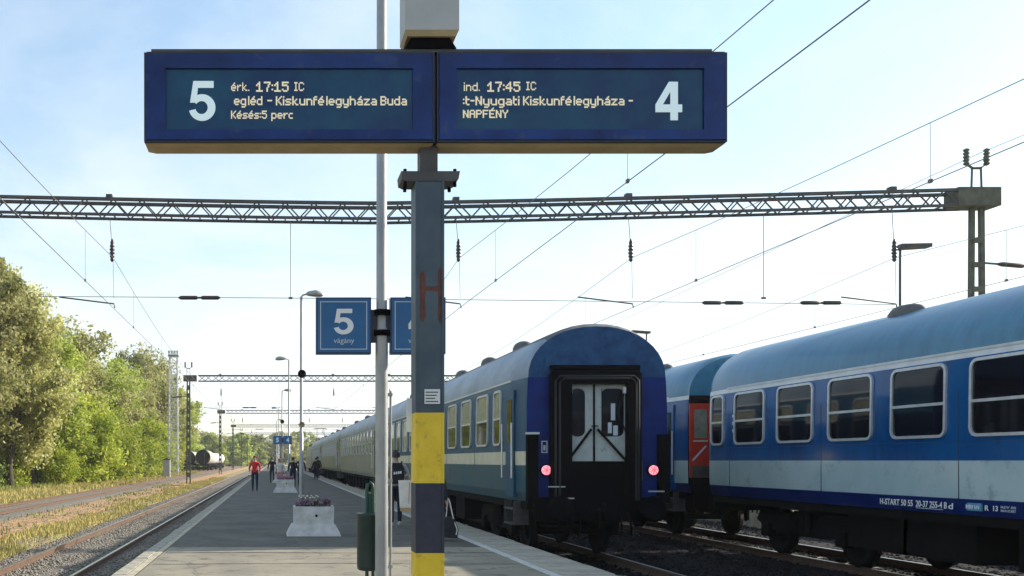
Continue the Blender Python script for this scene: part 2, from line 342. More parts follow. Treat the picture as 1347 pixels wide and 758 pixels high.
def tag(o, label=None, cat=None, group=None, kind=None):
    if label: o['label'] = label
    if cat: o['category'] = cat
    if group: o['group'] = group
    if kind: o['kind'] = kind
    return o
def thing(name, loc, label=None, cat=None, group=None, kind=None):
    o = bpy.data.objects.new(name, None); COL.objects.link(o); o.location = loc
    o.empty_display_size = .2
    return tag(o, label, cat, group, kind)
def inst(src, name, parent, loc, rot=None, scale=None):
    o = src.copy(); o.name = name; COL.objects.link(o); o.parent = parent; o.location = loc
    if rot: o.rotation_euler = rot
    if scale: o.scale = scale
    return o
def copy_tree(o, parent=None):
    c = o.copy(); COL.objects.link(c)
    if parent is not None: c.parent = parent
    for ch in list(o.children): copy_tree(ch, c)
    return c

def text(body, name, parent, m, x0, x1, z0, z1, y, bold=0.0, facing='-y', depth=.003):
    """lettering filling the box x0..x1, z0..z1 (world units) on the plane at y (or x when facing '-x')"""
    cu = bpy.data.curves.new('lettering', 'FONT'); cu.body = body; cu.size = 1.0; cu.extrude = 0.01; cu.offset = bold; cu.resolution_u = 3
    to = bpy.data.objects.new('lettering', cu); COL.objects.link(to)
    dg = bpy.context.evaluated_depsgraph_get(); dg.update()
    me = bpy.data.meshes.new_from_object(to.evaluated_get(dg))
    bpy.data.objects.remove(to)
    v = np.empty(len(me.vertices)*3, dtype=np.float32); me.vertices.foreach_get('co', v); v = v.reshape(-1, 3)
    mn, mx = v.min(0), v.max(0)
    u = (v[:, 0]-mn[0])/(mx[0]-mn[0]); w = (v[:, 1]-mn[1])/(mx[1]-mn[1]); d = (v[:, 2]-mn[2])/max(1e-6, mx[2]-mn[2])
    off = loc_of(parent)
    out = np.zeros_like(v)
    if facing == '-y':
        out[:, 0] = x0+u*(x1-x0)-off.x; out[:, 1] = y-d*depth-off.y; out[:, 2] = z0+w*(z1-z0)-off.z
    else:            # on a wall facing -x, reads towards decreasing y; x0..x1 are y values, y is the wall's x
        out[:, 0] = y-d*depth-off.x; out[:, 1] = x0+u*(x1-x0)-off.y; out[:, 2] = z0+w*(z1-z0)-off.z
    me.vertices.foreach_set('co', out.ravel())
    me.materials.clear(); me.materials.append(M[m]); me.update()
    o = bpy.data.objects.new(name, me); COL.objects.link(o); o.parent = parent
    return o

GL = {'e': '. . .###. #...# ##### #.... .###.', 'g': '. . .#### #...# #...# #...# .#### ....# .###.', 'l': '.# .# .# .# .# .# .#', 'd': '....# ....# .#### #...# #...# #...# .####',
 'é': '...#. ..#.. .###. #...# ##### #.... .###.', 'á': '...#. ..#.. .###. ....# .#### #...# .####', 'a': '. . .###. ....# .#### #...# .####', 'i': '# . # # # # #', 's': '. . .#### #.... .###. ....# ####.',
 'k': '#.... #.... #..#. #.#.. ##... #.#.. #..##', 'u': '. . #...# #...# #...# #...# .####', 'n': '. . ####. #...# #...# #...# #...#', 'f': '.## #.. ### #.. #.. #.. #..', 'y': '. . #...# #...# #...# #...# .#### ....# .###.',
 'h': '#.... #.... ####. #...# #...# #...# #...#', 'z': '. . ##### ...#. ..#.. .#... #####', 't': '#.. #.. ### #.. #.. #.. .##', 'r': '. . #.## ##.. #... #... #...', 'p': '. . ####. #...# #...# #...# ####. #.... #....', 'c': '. . .### #... #... #... .###',
 'K': '#...# #..#. #.#.. ##... #.#.. #..#. #...#', 'B': '####. #...# #...# ####. #...# #...# ####.', 'N': '#...# ##..# ##..# #.#.# #..## #..## #...#', 'I': '### .#. .#. .#. .#. .#. ###', 'C': '.###. #...# #.... #.... #.... #...# .###.',
 'A': '.###. #...# #...# ##### #...# #...# #...#', 'P': '####. #...# #...# ####. #.... #.... #....', 'F': '##### #.... #.... ####. #.... #.... #....', 'É': '##### #.... #.... ####. #.... #.... #####', 'Y': '#...# #...# .#.#. ..#.. ..#.. ..#.. ..#..',
 '1': '..#.. .##.. #.#.. ..#.. ..#.. ..#.. #####', '7': '##### ....# ...#. ...#. ..#.. ..#.. ..#..', '5': '##### #.... ####. ....# ....# #...# .###.', '4': '...#. ..##. .#.#. #..#. ##### ...#. ...#.',
 ':': '. . # . . # .', '.': '. . . . . . #', '-': '. . . ### . . .', ' ': '.. .. .. .. .. .. ..'}
def dot_text(s, parent, m, x0, x1, zb, zt, y, bold=.2, cw=None):
    """dot-matrix lettering: cap height runs zb..zt, total width x0..x1 (world units, facing -y)"""
    cells = []; cx = 0
    for ch_ in s:
        rows = GL[ch_].split(); w = max(len(r) for r in rows)
        for ri, r in enumerate(rows):
            j = 0
            while j < len(r):
                if r[j] == '#':
                    k = j
                    while k < len(r) and r[k] == '#': k += 1
                    cells.append((cx+j, cx+k, ri)); j = k
                else: j += 1
        if ch_ == 'É': cells += [(cx+2, cx+3, -1), (cx+3, cx+4, -2)]
        cx += w+1
    tot = cx-1; ux = (x1-x0)/tot; uz = (zt-zb)/7
    q = MB()
    for (a, b, r) in cells:
        xa, xb = x0+(a-bold)*ux, x0+(b+bold)*ux; z1 = zt-r*uz+.10*uz; z0 = zt-(r+1)*uz-.10*uz
        q.add([(xa, y-.0006*(r % 2), z0), (xb, y-.0006*(r % 2), z0), (xb, y-.0006*(r % 2), z1), (xa, y-.0006*(r % 2), z1)], [(0, 1, 2, 3)])
    return q.build('lettering', m, parent)
def numeral(n, parent, m, x0, x1, z0, z1, y, d=.004):
    """bold grotesque 4 or 5 as a thin raised plate"""
    q = MB(); X = lambda u: x0+u*(x1-x0); Z = lambda v: z0+v*(z1-z0)
    def poly(P, k=0): q.prism([(X(u), Z(v)) for u, v in P], y-d-k*.0004, y, 'y')
    if n == '4':
        poly([(.56, 0), (.84, 0), (.84, 1), (.56, 1)]); poly([(0, .21), (1, .21), (1, .41), (0, .41)], 1)
        poly([(.0, .41), (.27, .40), (.57, .76), (.57, 1.0), (.50, 1.0)], 2)
    else:
        poly([(.13, .83), (.93, .83), (.93, 1), (.155, 1)]); poly([(.155, 1), (.36, 1), (.285, .56), (.235, .46), (.03, .46)], 1)
        N = 22; O = []; I = []
        for i in range(N+1):
            a = math.radians(146-(146+196)*i/N+0)
            a = math.radians(146-i/N*(146+166))
            O.append((.49+.51*math.cos(a), .335+.335*math.sin(a))); I.append((.47+.235*math.cos(a), .335+.165*math.sin(a)))
        for i in range(N): poly([O[i], O[i+1], I[i+1], I[i]], 2)
    return q.build('numeral', m, parent)

RT = -0.45            # top of the rails
GZ = -0.62            # ballast level
# ------------------------------------------------------------------ ground and platforms
tag(MB().box(-2500, 2500, -400, 4000, GZ-1.2, GZ-.10).build('ground', 'earth'), kind='structure')
m = MB()
m.box(-1.93+.0, 3.75, -6, 420, -.9, 0.0)
platform = thing('platform', (0, 0, 0), kind='structure')
m.build('asphalt_surface', 'asphalt', platform)
# kerb stones, right and left edge
def kerb_row(x0, x1, y0, n, ylast, parent, ztop=.003):
    proto = MB(); L = 1.0
    g = .006; b = .012
    proto.box(x0, x1, g, L-g, -.95, ztop-b)
    proto.frus(((x0+x1)/2, L/2, 0), ztop-b, ztop, ((x1-x0)/2, L/2-g), ((x1-x0)/2-b, L/2-g-b))
    p = proto.build('kerb_stone', 'concrete', parent)
    p.location = (0, y0, 0)
    for i in range(1, n):
        inst(p, 'kerb_stone', parent, (random.uniform(-.006, .006), y0+i, random.uniform(-.006, .006)))
    MB().box(x0, x1, y0+n, ylast, -.95, ztop).build('kerb_run', 'concrete', parent)
kerb_row(3.752, 4.50, 3, 62, 420, platform)
kerb_row(-2.13, -1.932, 3, 45, 420, platform)
MB().box(-1.79, 3.59, -6, 15.75, 0, .006).build('sunlit_paved_apron', 'sunlit_apron', platform)  # strip lightened in colour so the foreground reads as sunlit
# painted safety line and paving seams
MB().box(3.60, 3.74, -6, 420, .0, .005).build('painted_line', 'paint_line', platform)
MB().box(-1.92, -1.82, -6, 420, .0, .005).build('painted_line', 'paint_old', platform)
for (y, w) in ((14.75, .07), (13.2, .04)):
    s = MB(); xs = np.linspace(-1.75, 3.55, 40); vs = []
    for i, x in enumerate(xs):
        o_ = .05*math.sin(x*1.3+y)+random.uniform(-.012, .012); ww = w*random.uniform(.5, 1)
        vs += [(x, y+o_-ww/2, .010), (x, y+o_+ww/2, .010)]
    s.add(vs, [(2*i, 2*i+2, 2*i+3, 2*i+1) for i in range(len(xs)-1)])
    s.build('tar_seam', 'seam', platform)

# far platform beyond the right-hand coaches
p2 = thing('far_platform', (18.5, 0, 0), kind='structure')
MB().box(15.6, 23, -40, 300, -.9, 0).build('asphalt_surface', 'asphalt', p2)
MB().box(15.3, 15.598, -40, 300, -.95, .004).build('kerb_run', 'concrete', p2)

# ground strips (sheets with a little relief, joined side by side)
def strip(name, x0, x1, y0, y1, z, m, amp=.03, nx=8, ny=160, kind='structure', crown=0):
    xs = np.linspace(x0, x1, nx+1); t = np.linspace(0, 1, ny+1); ys = y0+(y1-y0)*t**2
    X, Y = np.meshgrid(xs, ys)
    rs = np.random.RandomState(int(abs(x0)*10)+3)
    Z = z + amp*rs.uniform(-1, 1, X.shape)
    Z[:, 0] = z-.12; Z[:, -1] = z-.12
    Z[:, 1:-1] += crown
    V = np.stack([X, Y, Z], -1).reshape(-1, 3)
    i = np.arange(ny)[:, None]*(nx+1)+np.arange(nx)[None, :]
    F = np.stack([i, i+1, i+nx+2, i+nx+1], -1).reshape(-1, 4)
    o = np_mesh(name, V, F, m)
    for p in o.data.polygons: p.use_smooth = True
    return tag(o, kind=kind)
strip('dirt_shoulder', -2.95, -2.10, -4, 420, -.52, 'dirt', .025, 6, 200)
strip('ballast_bed', -5.75, -2.80, -4, 420, -.585, 'ballast', .018, 16, 200)
strip('grass_verge', -7.2, -5.65, -4, 420, -.60, 'earth', .04, 8, 160)
strip('dirt_path', -9.6, -7.1, -4, 420, -.60, 'dirt', .02, 8, 160)
strip('ballast_bed', -12.9, -9.5, -4, 420, -.585, 'ballast', .018, 12, 160)
strip('grass_verge', -21, -12.8, -4, 420, -.60, 'earth', .07, 20, 160)
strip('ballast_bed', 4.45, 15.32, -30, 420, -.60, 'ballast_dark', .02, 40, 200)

# ------------------------------------------------------------------ tracks
def track(cx, y0, y1, ns, label_name='railway_track', y_s=11.0, dark=False):
    t = thing('railway_track', (cx, 0, RT), kind='structure')
    for s in (-1, 1):
        x = cx+s*.7525
        m = MB()
        poly = [(-.07, -.15), (.07, -.15), (.07, -.135), (.012, -.12), (.012, -.045), (.036, -.035), (.036, -.004), (.030, 0), (-.030, 0), (-.036, -.004), (-.036, -.035), (-.012, -.045), (-.012, -.12), (-.07, -.135)]
        poly = [(x+a, RT+b) for a, b in poly]
        m.prism(poly, y0, y1, 'y')
        for i in range(len(m.m)): m.m[i] = 0
        m.m[2+7] = 1          # running surface
        m.build('rail', ['rail_side', 'rail_top'], t)
    p = MB()
    p.frus((cx, 0, 0), RT-.25, RT-.155, (1.30, .15), (1.27, .12))
    for s in (-1, 1):                                   # fastening plates
        for q in (-1, 1): p.box(cx+s*.7525+q*.11-.035, cx+s*.7525+q*.11+.035, -.06, .06, RT-.158, RT-.125, 1)
    first = p.build('sleeper', ['sleeper', 'rail_side'], t)
    first.location = (0, y_s, 0)
    for i in range(1, ns): inst(first, 'sleeper', t, (random.uniform(-.01, .01), y_s+i*.6, random.uniform(-.008, .004)), (0, 0, random.uniform(-.01, .01)))
    r = MB()
    yy = y_s+ns*.6
    while yy < min(y1, 150):
        r.frus((cx, yy, 0), RT-.25, RT-.155, (1.30, .15), (1.27, .12)); yy += .6
    tag(r.build('sleeper_run', 'sleeper', t), kind='stuff')
    return t
track(-4.18, -4, 420, 62)
track(-11.3, -4, 420, 36, y_s=22)
track(6.2, -4, 420, 26, y_s=9)
track(11.52, -30, 420, 30, y_s=3)

# loose ballast stones: one scattered mass along the near track and one between the trains
def stones(name, rng, n, y0, y1, sz, m, seed, base):
    rs = np.random.RandomState(seed)
    x = rs.uniform(rng[0], rng[1], n); y = y0+(y1-y0)*rs.uniform(0, 1, n)**1.7
    s = rs.uniform(.6, 1.3, n)*sz
    base_v = np.array([(1, 0, 0), (-1, 0, 0), (0, 1, 0), (0, -1, 0), (0, 0, .8), (0, 0, -.8)], float)
    base_f = np.array([(0, 2, 4), (2, 1, 4), (1, 3, 4), (3, 0, 4), (2, 0, 5), (1, 2, 5), (3, 1, 5), (0, 3, 5)])
    a = rs.uniform(0, 2*PI, n); jit = rs.uniform(.65, 1.25, (n, 6, 3))
    V = base_v[None]*jit
    c_, s_ = np.cos(a)[:, None], np.sin(a)[:, None]
    vx = V[:, :, 0]*c_-V[:, :, 1]*s_; vy = V[:, :, 0]*s_+V[:, :, 1]*c_
    V = np.stack([vx*s[:, None]+x[:, None], vy*s[:, None]+y[:, None], V[:, :, 2]*s[:, None]*.8+base+.2*s[:, None]], -1)
    F = base_f[None]+np.arange(n)[:, None, None]*6
    return np_mesh(name, V.reshape(-1, 3), F.reshape(-1, 3), m)
tag(stones('ballast_stones', (-5.7, -2.9), 26000, 10.5, 70, .034, 'stone', 1, -.585), 'grey crushed stones of the track bed left of the platform', 'ballast', kind='stuff')
tag(stones('ballast_stones', (4.6, 15.2), 26000, 8, 50, .036, 'ballast_dark', 2, -.60), 'crushed stones between the two trains, darkened in colour for shade', 'ballast', kind='stuff')
tag(stones('gravel', (-9.6, -5.8), 7000, 16, 80, .022, 'stone', 3, -.59), 'loose gravel scattered over the dirt path', 'gravel', kind='stuff')

# dry grass blades
def grass(name, ranges, n, y0, y1, h, m, seed, base=-.60):
    rs = np.random.RandomState(seed)
    k = len(ranges); w = np.array([b-a for a, b in ranges]); pick = rs.choice(k, n, p=w/w.sum())
    lo = np.array([a for a, b in ranges])[pick]; hi = np.array([b for a, b in ranges])[pick]
    x = rs.uniform(lo, hi); y = y0+(y1-y0)*rs.uniform(0, 1, n)**1.5
    dens = np.sin(x*1.7+np.sin(y*.31)*2)+np.sin(y*.9+x*.6)+rs.normal(0, .8, n)
    keep = dens > -.1; x, y = x[keep], y[keep]; n = len(x)
    a = rs.uniform(0, 2*PI, n); hh = h*rs.uniform(.35, 1.3, n); ww = (.010+.00035*y)*rs.uniform(.7, 1.4, n)
    lean = rs.uniform(0, .6, n)*hh; la = rs.uniform(0, 2*PI, n)
    dx, dy = np.cos(a)*ww, np.sin(a)*ww
    V = np.stack([np.stack([x-dx, y-dy, np.full(n, base-.03)], -1), np.stack([x+dx, y+dy, np.full(n, base-.03)], -1),
                  np.stack([x+np.cos(la)*lean, y+np.sin(la)*lean, base+hh], -1)], 1)
    F = np.arange(n*3).reshape(n, 3)
    return np_mesh(name, V.reshape(-1, 3), F, m)
tag(grass('dry_grass', [(-7.3, -5.7)], 42000, 13, 110, .13, 'drygrass', 5), 'dry yellow grass growing beside the near left track', 'grass', kind='stuff')
tag(grass('dry_grass', [(-20, -13), (-13, -12.6)], 90000, 30, 170, .26, 'drygrass', 6), 'dry yellow grass between the far left track and the trees', 'grass', kind='stuff')
tag(grass('green_grass', [(-30, -17)], 60000, 40, 190, .40, 'greengrass', 8), 'green grass at the foot of the trees', 'grass', kind='stuff')
tag(grass('weeds', [(-9.5, -7.2), (-2.95, -2.3)], 3500, 15, 90, .10, 'greengrass', 9, -.57), 'sparse low weeds on the bare dirt strips', 'weeds', kind='stuff')

# ------------------------------------------------------------------ passenger coaches
H0 = 1.5
def section(hs=1.0, zs=1.0):
    """right half outline of the body from skirt to ridge: (half width, height above platform, band)"""
    side = [(1.33, -.80), (1.40, -.60), (1.42, -.09), (1.425, .19), (1.425, 1.05), (1.405, 1.50), (1.395, 1.60)]
    pts = [(a, b+H0) for a, b in side]
    for k in range(1, 11):
        t = k/10*PI/2
        pts.append((1.395*math.cos(t)**.93, H0+1.60+1.04*math.sin(t)**.96))
    return pts
def coach(cx, y0, L, mats, stripe, label, cat_group, wins, near_end, far_end=None, detail=True, doors=(), wz=(.36, 1.44), split=.88, pale_top=True, cols=None):
    """mats: skirt, lower, stripe, upper, band, roof, roof_top ; stripe=(lo, hi) heights above eye level"""
    t = thing('railway_coach', (cx, y0, RT), label, 'railway coach', cat_group)
    side = [(1.33, -.80), (1.40, -.62), (1.42, stripe[0]), (1.425, stripe[1]), (1.425, 1.05), (1.405, 1.50), (1.395, 1.60)]
    band = [0, 1, 2, 3, 3, 4]
    pts = [(a, b+H0) for a, b in side]
    for k in range(1, 11):
        a = k/10*PI/2
        pts.append((max(0, 1.395*math.cos(a)**.93), H0+1.60+1.04*math.sin(a)**.96)); band.append(5 if k < 6 else 6)
    full = [(x, z) for x, z in pts] + [(-x, z) for x, z in reversed(pts[:-1])]
    bands = band + list(reversed(band))
    n = len(full)
    st = [(0, .945, .985), (.10, .955, 1), (.95, 1, 1)] + [(y, 1, 1) for y in np.arange(3, L-2, 2.4)] + [(L-.95, 1, 1), (L-.1, .955, 1), (L, .945, .985)]
    m = MB(); vs = []
    for (y, hs, zs) in st:
        for (x, z) in full: vs.append((cx+x*hs, y0+y, z if z < H0+1.6 else H0+1.6+(z-H0-1.6)*(zs*4-3 if zs < 1 else 1)))
    b = len(m.v); m.v += vs
    for i in range(len(st)-1):
        for j in range(n-1):
            m.f.append((i*n+j, i*n+j+1, (i+1)*n+j+1, (i+1)*n+j)); m.m.append(bands[j]); m.sm.append(bands[j] >= 5)
        m.f.append((i*n+n-1, i*n, (i+1)*n, (i+1)*n+n-1)); m.m.append(0); m.sm.append(False)
    # end walls, split at the top of the side so the arch takes its own paint
    k = 7
    for base, rev in ((0, False), ((len(st)-1)*n, True)):
        low = [base+i for i in range(k)] + [base+n-k+i for i in range(k)]
        top = [base+i for i in range(k-1, n-k+1)]
        for q, mi in ((low, 7), (top, 8)):
            m.f.append(tuple(reversed(q)) if rev else tuple(q)); m.m.append(mi); m.sm.append(False)
    m.build('body', mats, t)
    # roof gutter strips
    for s in (-1, 1):
        MB().box(cx+s*1.395-.012, cx+s*1.395+.012+(.012 if s > 0 else 0), y0+.95, y0+L-.95, H0+1.585, H0+1.625).build('gutter', 'silver' if detail else mats[5], t)
    # windows: frame, panes, divider, on both sides for near coaches
    sides = (-1,)
    cache = {}
    for (wy, ww) in wins:
        key = round(ww, 2)
        if key not in cache:
            f = MB(); zl, zh = H0+wz[0], H0+wz[1]; zs = H0+split
            x = -1.425; d = .035; bw = .045
            r = .09
            def rr(y_0, y_1, z_0, z_1, r):
                P = []
                for (cy, cz, a0) in ((y_1-r, z_1-r, 0), (y_0+r, z_1-r, PI/2), (y_0+r, z_0+r, PI), (y_1-r, z_0+r, 1.5*PI)):
                    for q in range(4):
                        a = a0+q/3*PI/2; P.append((cy+r*math.cos(a), cz+r*math.sin(a)))
                return P
            def lean(z): return x + (0 if z < H0+1.05 else (z-H0-1.05)/.45*.02)
            out = rr(-ww/2-bw, ww/2+bw, zl-bw, zh+bw, r+bw); inn = rr(-ww/2, ww/2, zl, zh, r)
            N = len(out)
            V = [(lean(b)-d, a, b) for a, b in out]+[(lean(b)-d, a, b) for a, b in inn]+[(lean(b)+.03, a, b) for a, b in out]+[(lean(b)-.004, a, b) for a, b in inn]
            F = []
            for i in range(N):
                j = (i+1) % N
                F += [(i, j, N+j, N+i), (2*N+i, 2*N+j, j, i), (N+i, N+j, 3*N+j, 3*N+i)]
            f.add(V, F)
            f.box(x-.028, x+.01, -ww/2, ww/2, zs-.022, zs+.022)
            fo = f.build('window', 'frame')
            COL.objects.unlink(fo)
            hi = [(a, b) for a, b in inn if b > zs+.1] ; lo = [(a, b) for a, b in inn if b < zs-.1]
            pu = MB().add([(lean(b)-.010, a, b) for a, b in hi]+[(lean(zs)-.010, -ww/2, zs), (lean(zs)-.010, ww/2, zs)], [tuple(range(len(hi)+2))])
            a1 = MB(); P1 = [(-.010+lean(b), a, b) for a, b in hi]+[(-.010+lean(zs), -ww/2, zs), (-.010+lean(zs), ww/2, zs)]
            a1.add(P1, [tuple(reversed(range(len(P1))))])
            P2 = [(-.010+lean(b), a, b) for a, b in lo]+[(-.010+lean(zs), ww/2, zs), (-.010+lean(zs), -ww/2, zs)]
            a2 = MB(); a2.add(P2, [tuple(reversed(range(len(P2))))])
            o1 = a1.build('pane', 'glass_pale' if pale_top else 'glass'); COL.objects.unlink(o1)
            o2 = a2.build('pane', 'glass'); COL.objects.unlink(o2)
            cache[key] = (fo, o1, o2)
        fo, o1, o2 = cache[key]
        w = fo.copy(); COL.objects.link(w); w.parent = t; w.location = (0, wy, -RT)
        for q in (o1, o2):
            c = q.copy(); COL.objects.link(c); c.parent = w
            jx = random.uniform(-.0035, .0035)                       # each pane sits a hair differently in its frame
            c.rotation_euler = (0, 0, jx/ww*1.2)
        if detail:                                            # the same window on the far side
            w2 = copy_tree(w, t); w2.rotation_euler = (0, 0, PI); w2.location = (0, wy, -RT)
    if detail:
        ys_ = [w_[0]+.845 for w_ in wins[1:-1:2]]
        for wy in ys_: MB().box(cx-1.4285, cx-1.42, y0+wy-.005, y0+wy+.005, H0+stripe[0], H0+1.05).build('panel_seam', 'seam', t)
        MB().box(cx-1.4275, cx-1.42, y0+.95, y0+L-.95, H0+.275, H0+.285).build('weld_line', mats[0], t)
    # underframe, bogies, wheels
    u = MB()
    u.box(cx-1.30, cx+1.30, y0+.15, y0+L-.15, H0-.95, H0-.79)
    u.build('underframe', 'underframe', t)
    for q in (.27, .35, .43, .52, .60, .68, .74):  # further boxes added to this row to block light under the coach
        w_ = random.uniform(.8, 1.6)
        MB().box(cx-1.15, cx+1.15, y0+L*q, y0+L*q+w_, H0-1.55, H0-.951).build('underfloor_blocker_box', 'underframe', t)
    for by in (3.3, L-3.3):
        bg = MB()
        for s in (-1, 1):
            bg.prism([(y0+by-1.75, H0-1.25), (y0+by-1.6, H0-1.05), (y0+by-.5, H0-1.05), (y0+by-.3, H0-1.35), (y0+by+.3, H0-1.35), (y0+by+.5, H0-1.05), (y0+by+1.6, H0-1.05), (y0+by+1.75, H0-1.25), (y0+by+1.4, H0-1.42), (y0+by+.6, H0-1.5), (y0+by-.6, H0-1.5), (y0+by-1.4, H0-1.42)], cx+s*1.0-.06, cx+s*1.0+.06, 'x')
            for q in (-1.28, 1.28): bg.cbox((cx+s*1.06, y0+by+q, H0-1.45), (.16, .28, .28))
            for q in (-.35, 0, .35): bg.tube([(cx+s*1.08, y0+by+q*.5, H0-1.45), (cx+s*1.08, y0+by+q*.5, H0-1.0)], .07, 8)
        bg.box(cx-1.0, cx+1.0, y0+by-.3, y0+by+.3, H0-1.35, H0-.96)
        bo = bg.build('bogie', 'underframe', t)
        for q in (-1.28, 1.28):
            wm = MB()
            for s in (-1, 1):
                wm.lathe((cx+s*.7525, y0+by+q, RT+.46), [(.50, .03*s-.06*s), (.50, -.035*s-.03*s), (.46, -.03*s), (.46, .075*s), (.36, .06*s), (.30, .02*s), (.12, .03*s), (.12, .09*s)], 20, axis='x')
            wm.tube([(cx-.7, y0+by+q, RT+.46), (cx+.7, y0+by+q, RT+.46)], .08, 10)
            wm.build('wheelset', 'wheel', bo)
    # roof domes
    for ry in ((3.2, 6.4, 9.8, 15.2, 19.0) if detail else (5, 12, 19)):
        d = MB()
        vs = []
        for i, (sx, sz) in enumerate(((1, 0), (1, .55), (.8, .85), (.45, 1))):
            for j in range(12):
                a = 2*PI*j/12
                vs.append((cx-.55+.20*sx*math.cos(a), y0+ry+.42*sx*math.sin(a), H0+2.42+.27*sz))
        d.add(vs, [(i*12+j, i*12+(j+1) % 12, (i+1)*12+(j+1) % 12, (i+1)*12+j) for i in range(3) for j in range(12)]+[tuple(range(36, 48))], 0, True)
        d.build('roof_vent', 'roof_top', t)
    # doors, handrails and steps on the near side
    for dy in doors:
        dm = MB(); dw = .62
        dm.box(cx-1.432, cx-1.36, y0+dy-dw/2, y0+dy+dw/2, H0-.72, H0+1.40, 0)
        do = dm.build('door', mats[3] if not detail else 'black_door' if False else mats[3], t)
        MB().box(cx-1.440, cx-1.431, y0+dy-dw/2+.12, y0+dy+dw/2-.12, H0+.36, H0+1.22).build('pane', 'glass', do)
        hb = MB()
        for q in (-1, 1): hb.tube([(cx-1.49, y0+dy+q*(dw/2+.07), H0-.35), (cx-1.49, y0+dy+q*(dw/2+.07), H0+.75)], .018, 6)
        hb.build('handrail', 'frame', t)
        sb = MB()
        for k, zz in enumerate((-.98, -1.28)): sb.box(cx-1.46, cx-1.12, y0+dy-.33, y0+dy+.33, H0+zz, H0+zz+.035)
        for q in (-1, 1): sb.box(cx-1.44, cx-1.14, y0+dy+q*.34-.012, y0+dy+q*.34+.012, H0-1.28, H0-.8)
        sb.build('step', 'steel_dark', t)
    return t

def buffers(cx, y, s, t):
    for q in (-1, 1):
        b = MB()
        b.lathe((cx+q*.87, y, H0-.90), [(.11, 0), (.11, s*.28), (.075, s*.28), (.075, s*.52), (.24, s*.52), (.25, s*.55), (.20, s*.575)], 16, axis='y')
        b.build('buffer', 'black', t)
    c = MB()
    c.box(cx-1.22, cx+1.22, min(y, y+s*.06), max(y, y+s*.06), H0-1.16, H0-.70)
    c.build('buffer_beam', 'black', t)
    h = MB()
    h.tube([(cx, y+s*.05, H0-.93), (cx, y+s*.32, H0-.93), (cx, y+s*.38, H0-.86), (cx, y+s*.34, H0-.80)], .035, 8)
    h.tube([(cx-.06, y+s*.30, H0-.95), (cx-.07, y+s*.32, H0-1.25), (cx+.07, y+s*.32, H0-1.25), (cx+.06, y+s*.30, H0-.95)], .022, 6)
    h.build('coupling', 'wheel', t)
    for q in (-.55, -.38, .38, .55):
        MB().tube([(cx+q, y+s*.02, H0-.98), (cx+q, y+s*.18, H0-1.05), (cx+q*1.04, y+s*.22, H0-1.25), (cx+q*1.1, y+s*.15, H0-1.42)], .026, 7).build('brake_hose', 'black', t)

TEAL = ['teal_low', 'teal_low', 'cream', 'teal_side', 'teal_side', 'roof_grey', 'roof_top', 'blue_face', 'blue_arch']
KHAKI = ['khaki_low', 'khaki_low', 'khaki_low', 'khaki_side', 'khaki_side', 'roof_grey', 'roof_top', 'black', 'khaki_side']
BLUE = ['blue_low', 'blue_low', 'grey_stripe', 'blue_side', 'silver', 'roof_blue', 'roof_blue', 'black', 'roof_blue']
LX, LY = 6.20, 17.5
w_teal = [(1.95, .56)]+[(3.35+i*1.75, 1.05) for i in range(11)]
last = coach(LX, LY, 24.5, TEAL, (-.09, .18), 'last coach of the left train, blue end wall with two glowing tail lamps', 'coaches of the left train', w_teal, True, doors=(.95, 23.6))
buffers(LX, LY, -1, last)
# rear end wall furniture
def fx(px): return (px-360)*LY/FPX
def fz(py): return CAMZ+(606-py)*LY/FPX
g = MB()
g.box(fx(722), fx(748), LY-.22, LY+.05, H0-.80, H0+1.66); g.box(fx(821), fx(838), LY-.22, LY+.05, H0-.80, H0+1.66)
g.box(fx(722)+.02, fx(838)-.02, LY-.20, LY+.05, H0+1.46, H0+1.70)
g.build('gangway_frame', 'black', last)
MB().tube([(fx(722), LY-.10, H0+1.77), (fx(838), LY-.10, H0+1.77)], .055, 10).build('gangway_roller', 'black', last)
h_ = MB(); h_.prism([(fx(714), H0+1.66), (fx(842), H0+1.66), (fx(838), H0+1.98), (fx(718), H0+1.98)], LY-.03, LY+.02, 'y'); h_.build('lintel_panel', 'blue_arch', last)
MB().box(fx(744), fx(825), LY-.02, LY+.02, H0-.80, H0-.015).build('sill_panel', 'black', last)
rp = MB()
for px in (744, 824): rp.box(fx(px)-.03, fx(px)+.03, LY-.06, LY-.0, H0-.0, H0+1.56)
rp.box(fx(744), fx(824), LY-.055, LY+.01, H0+1.462, H0+1.56)
rp.build('door_surround', 'black', last)
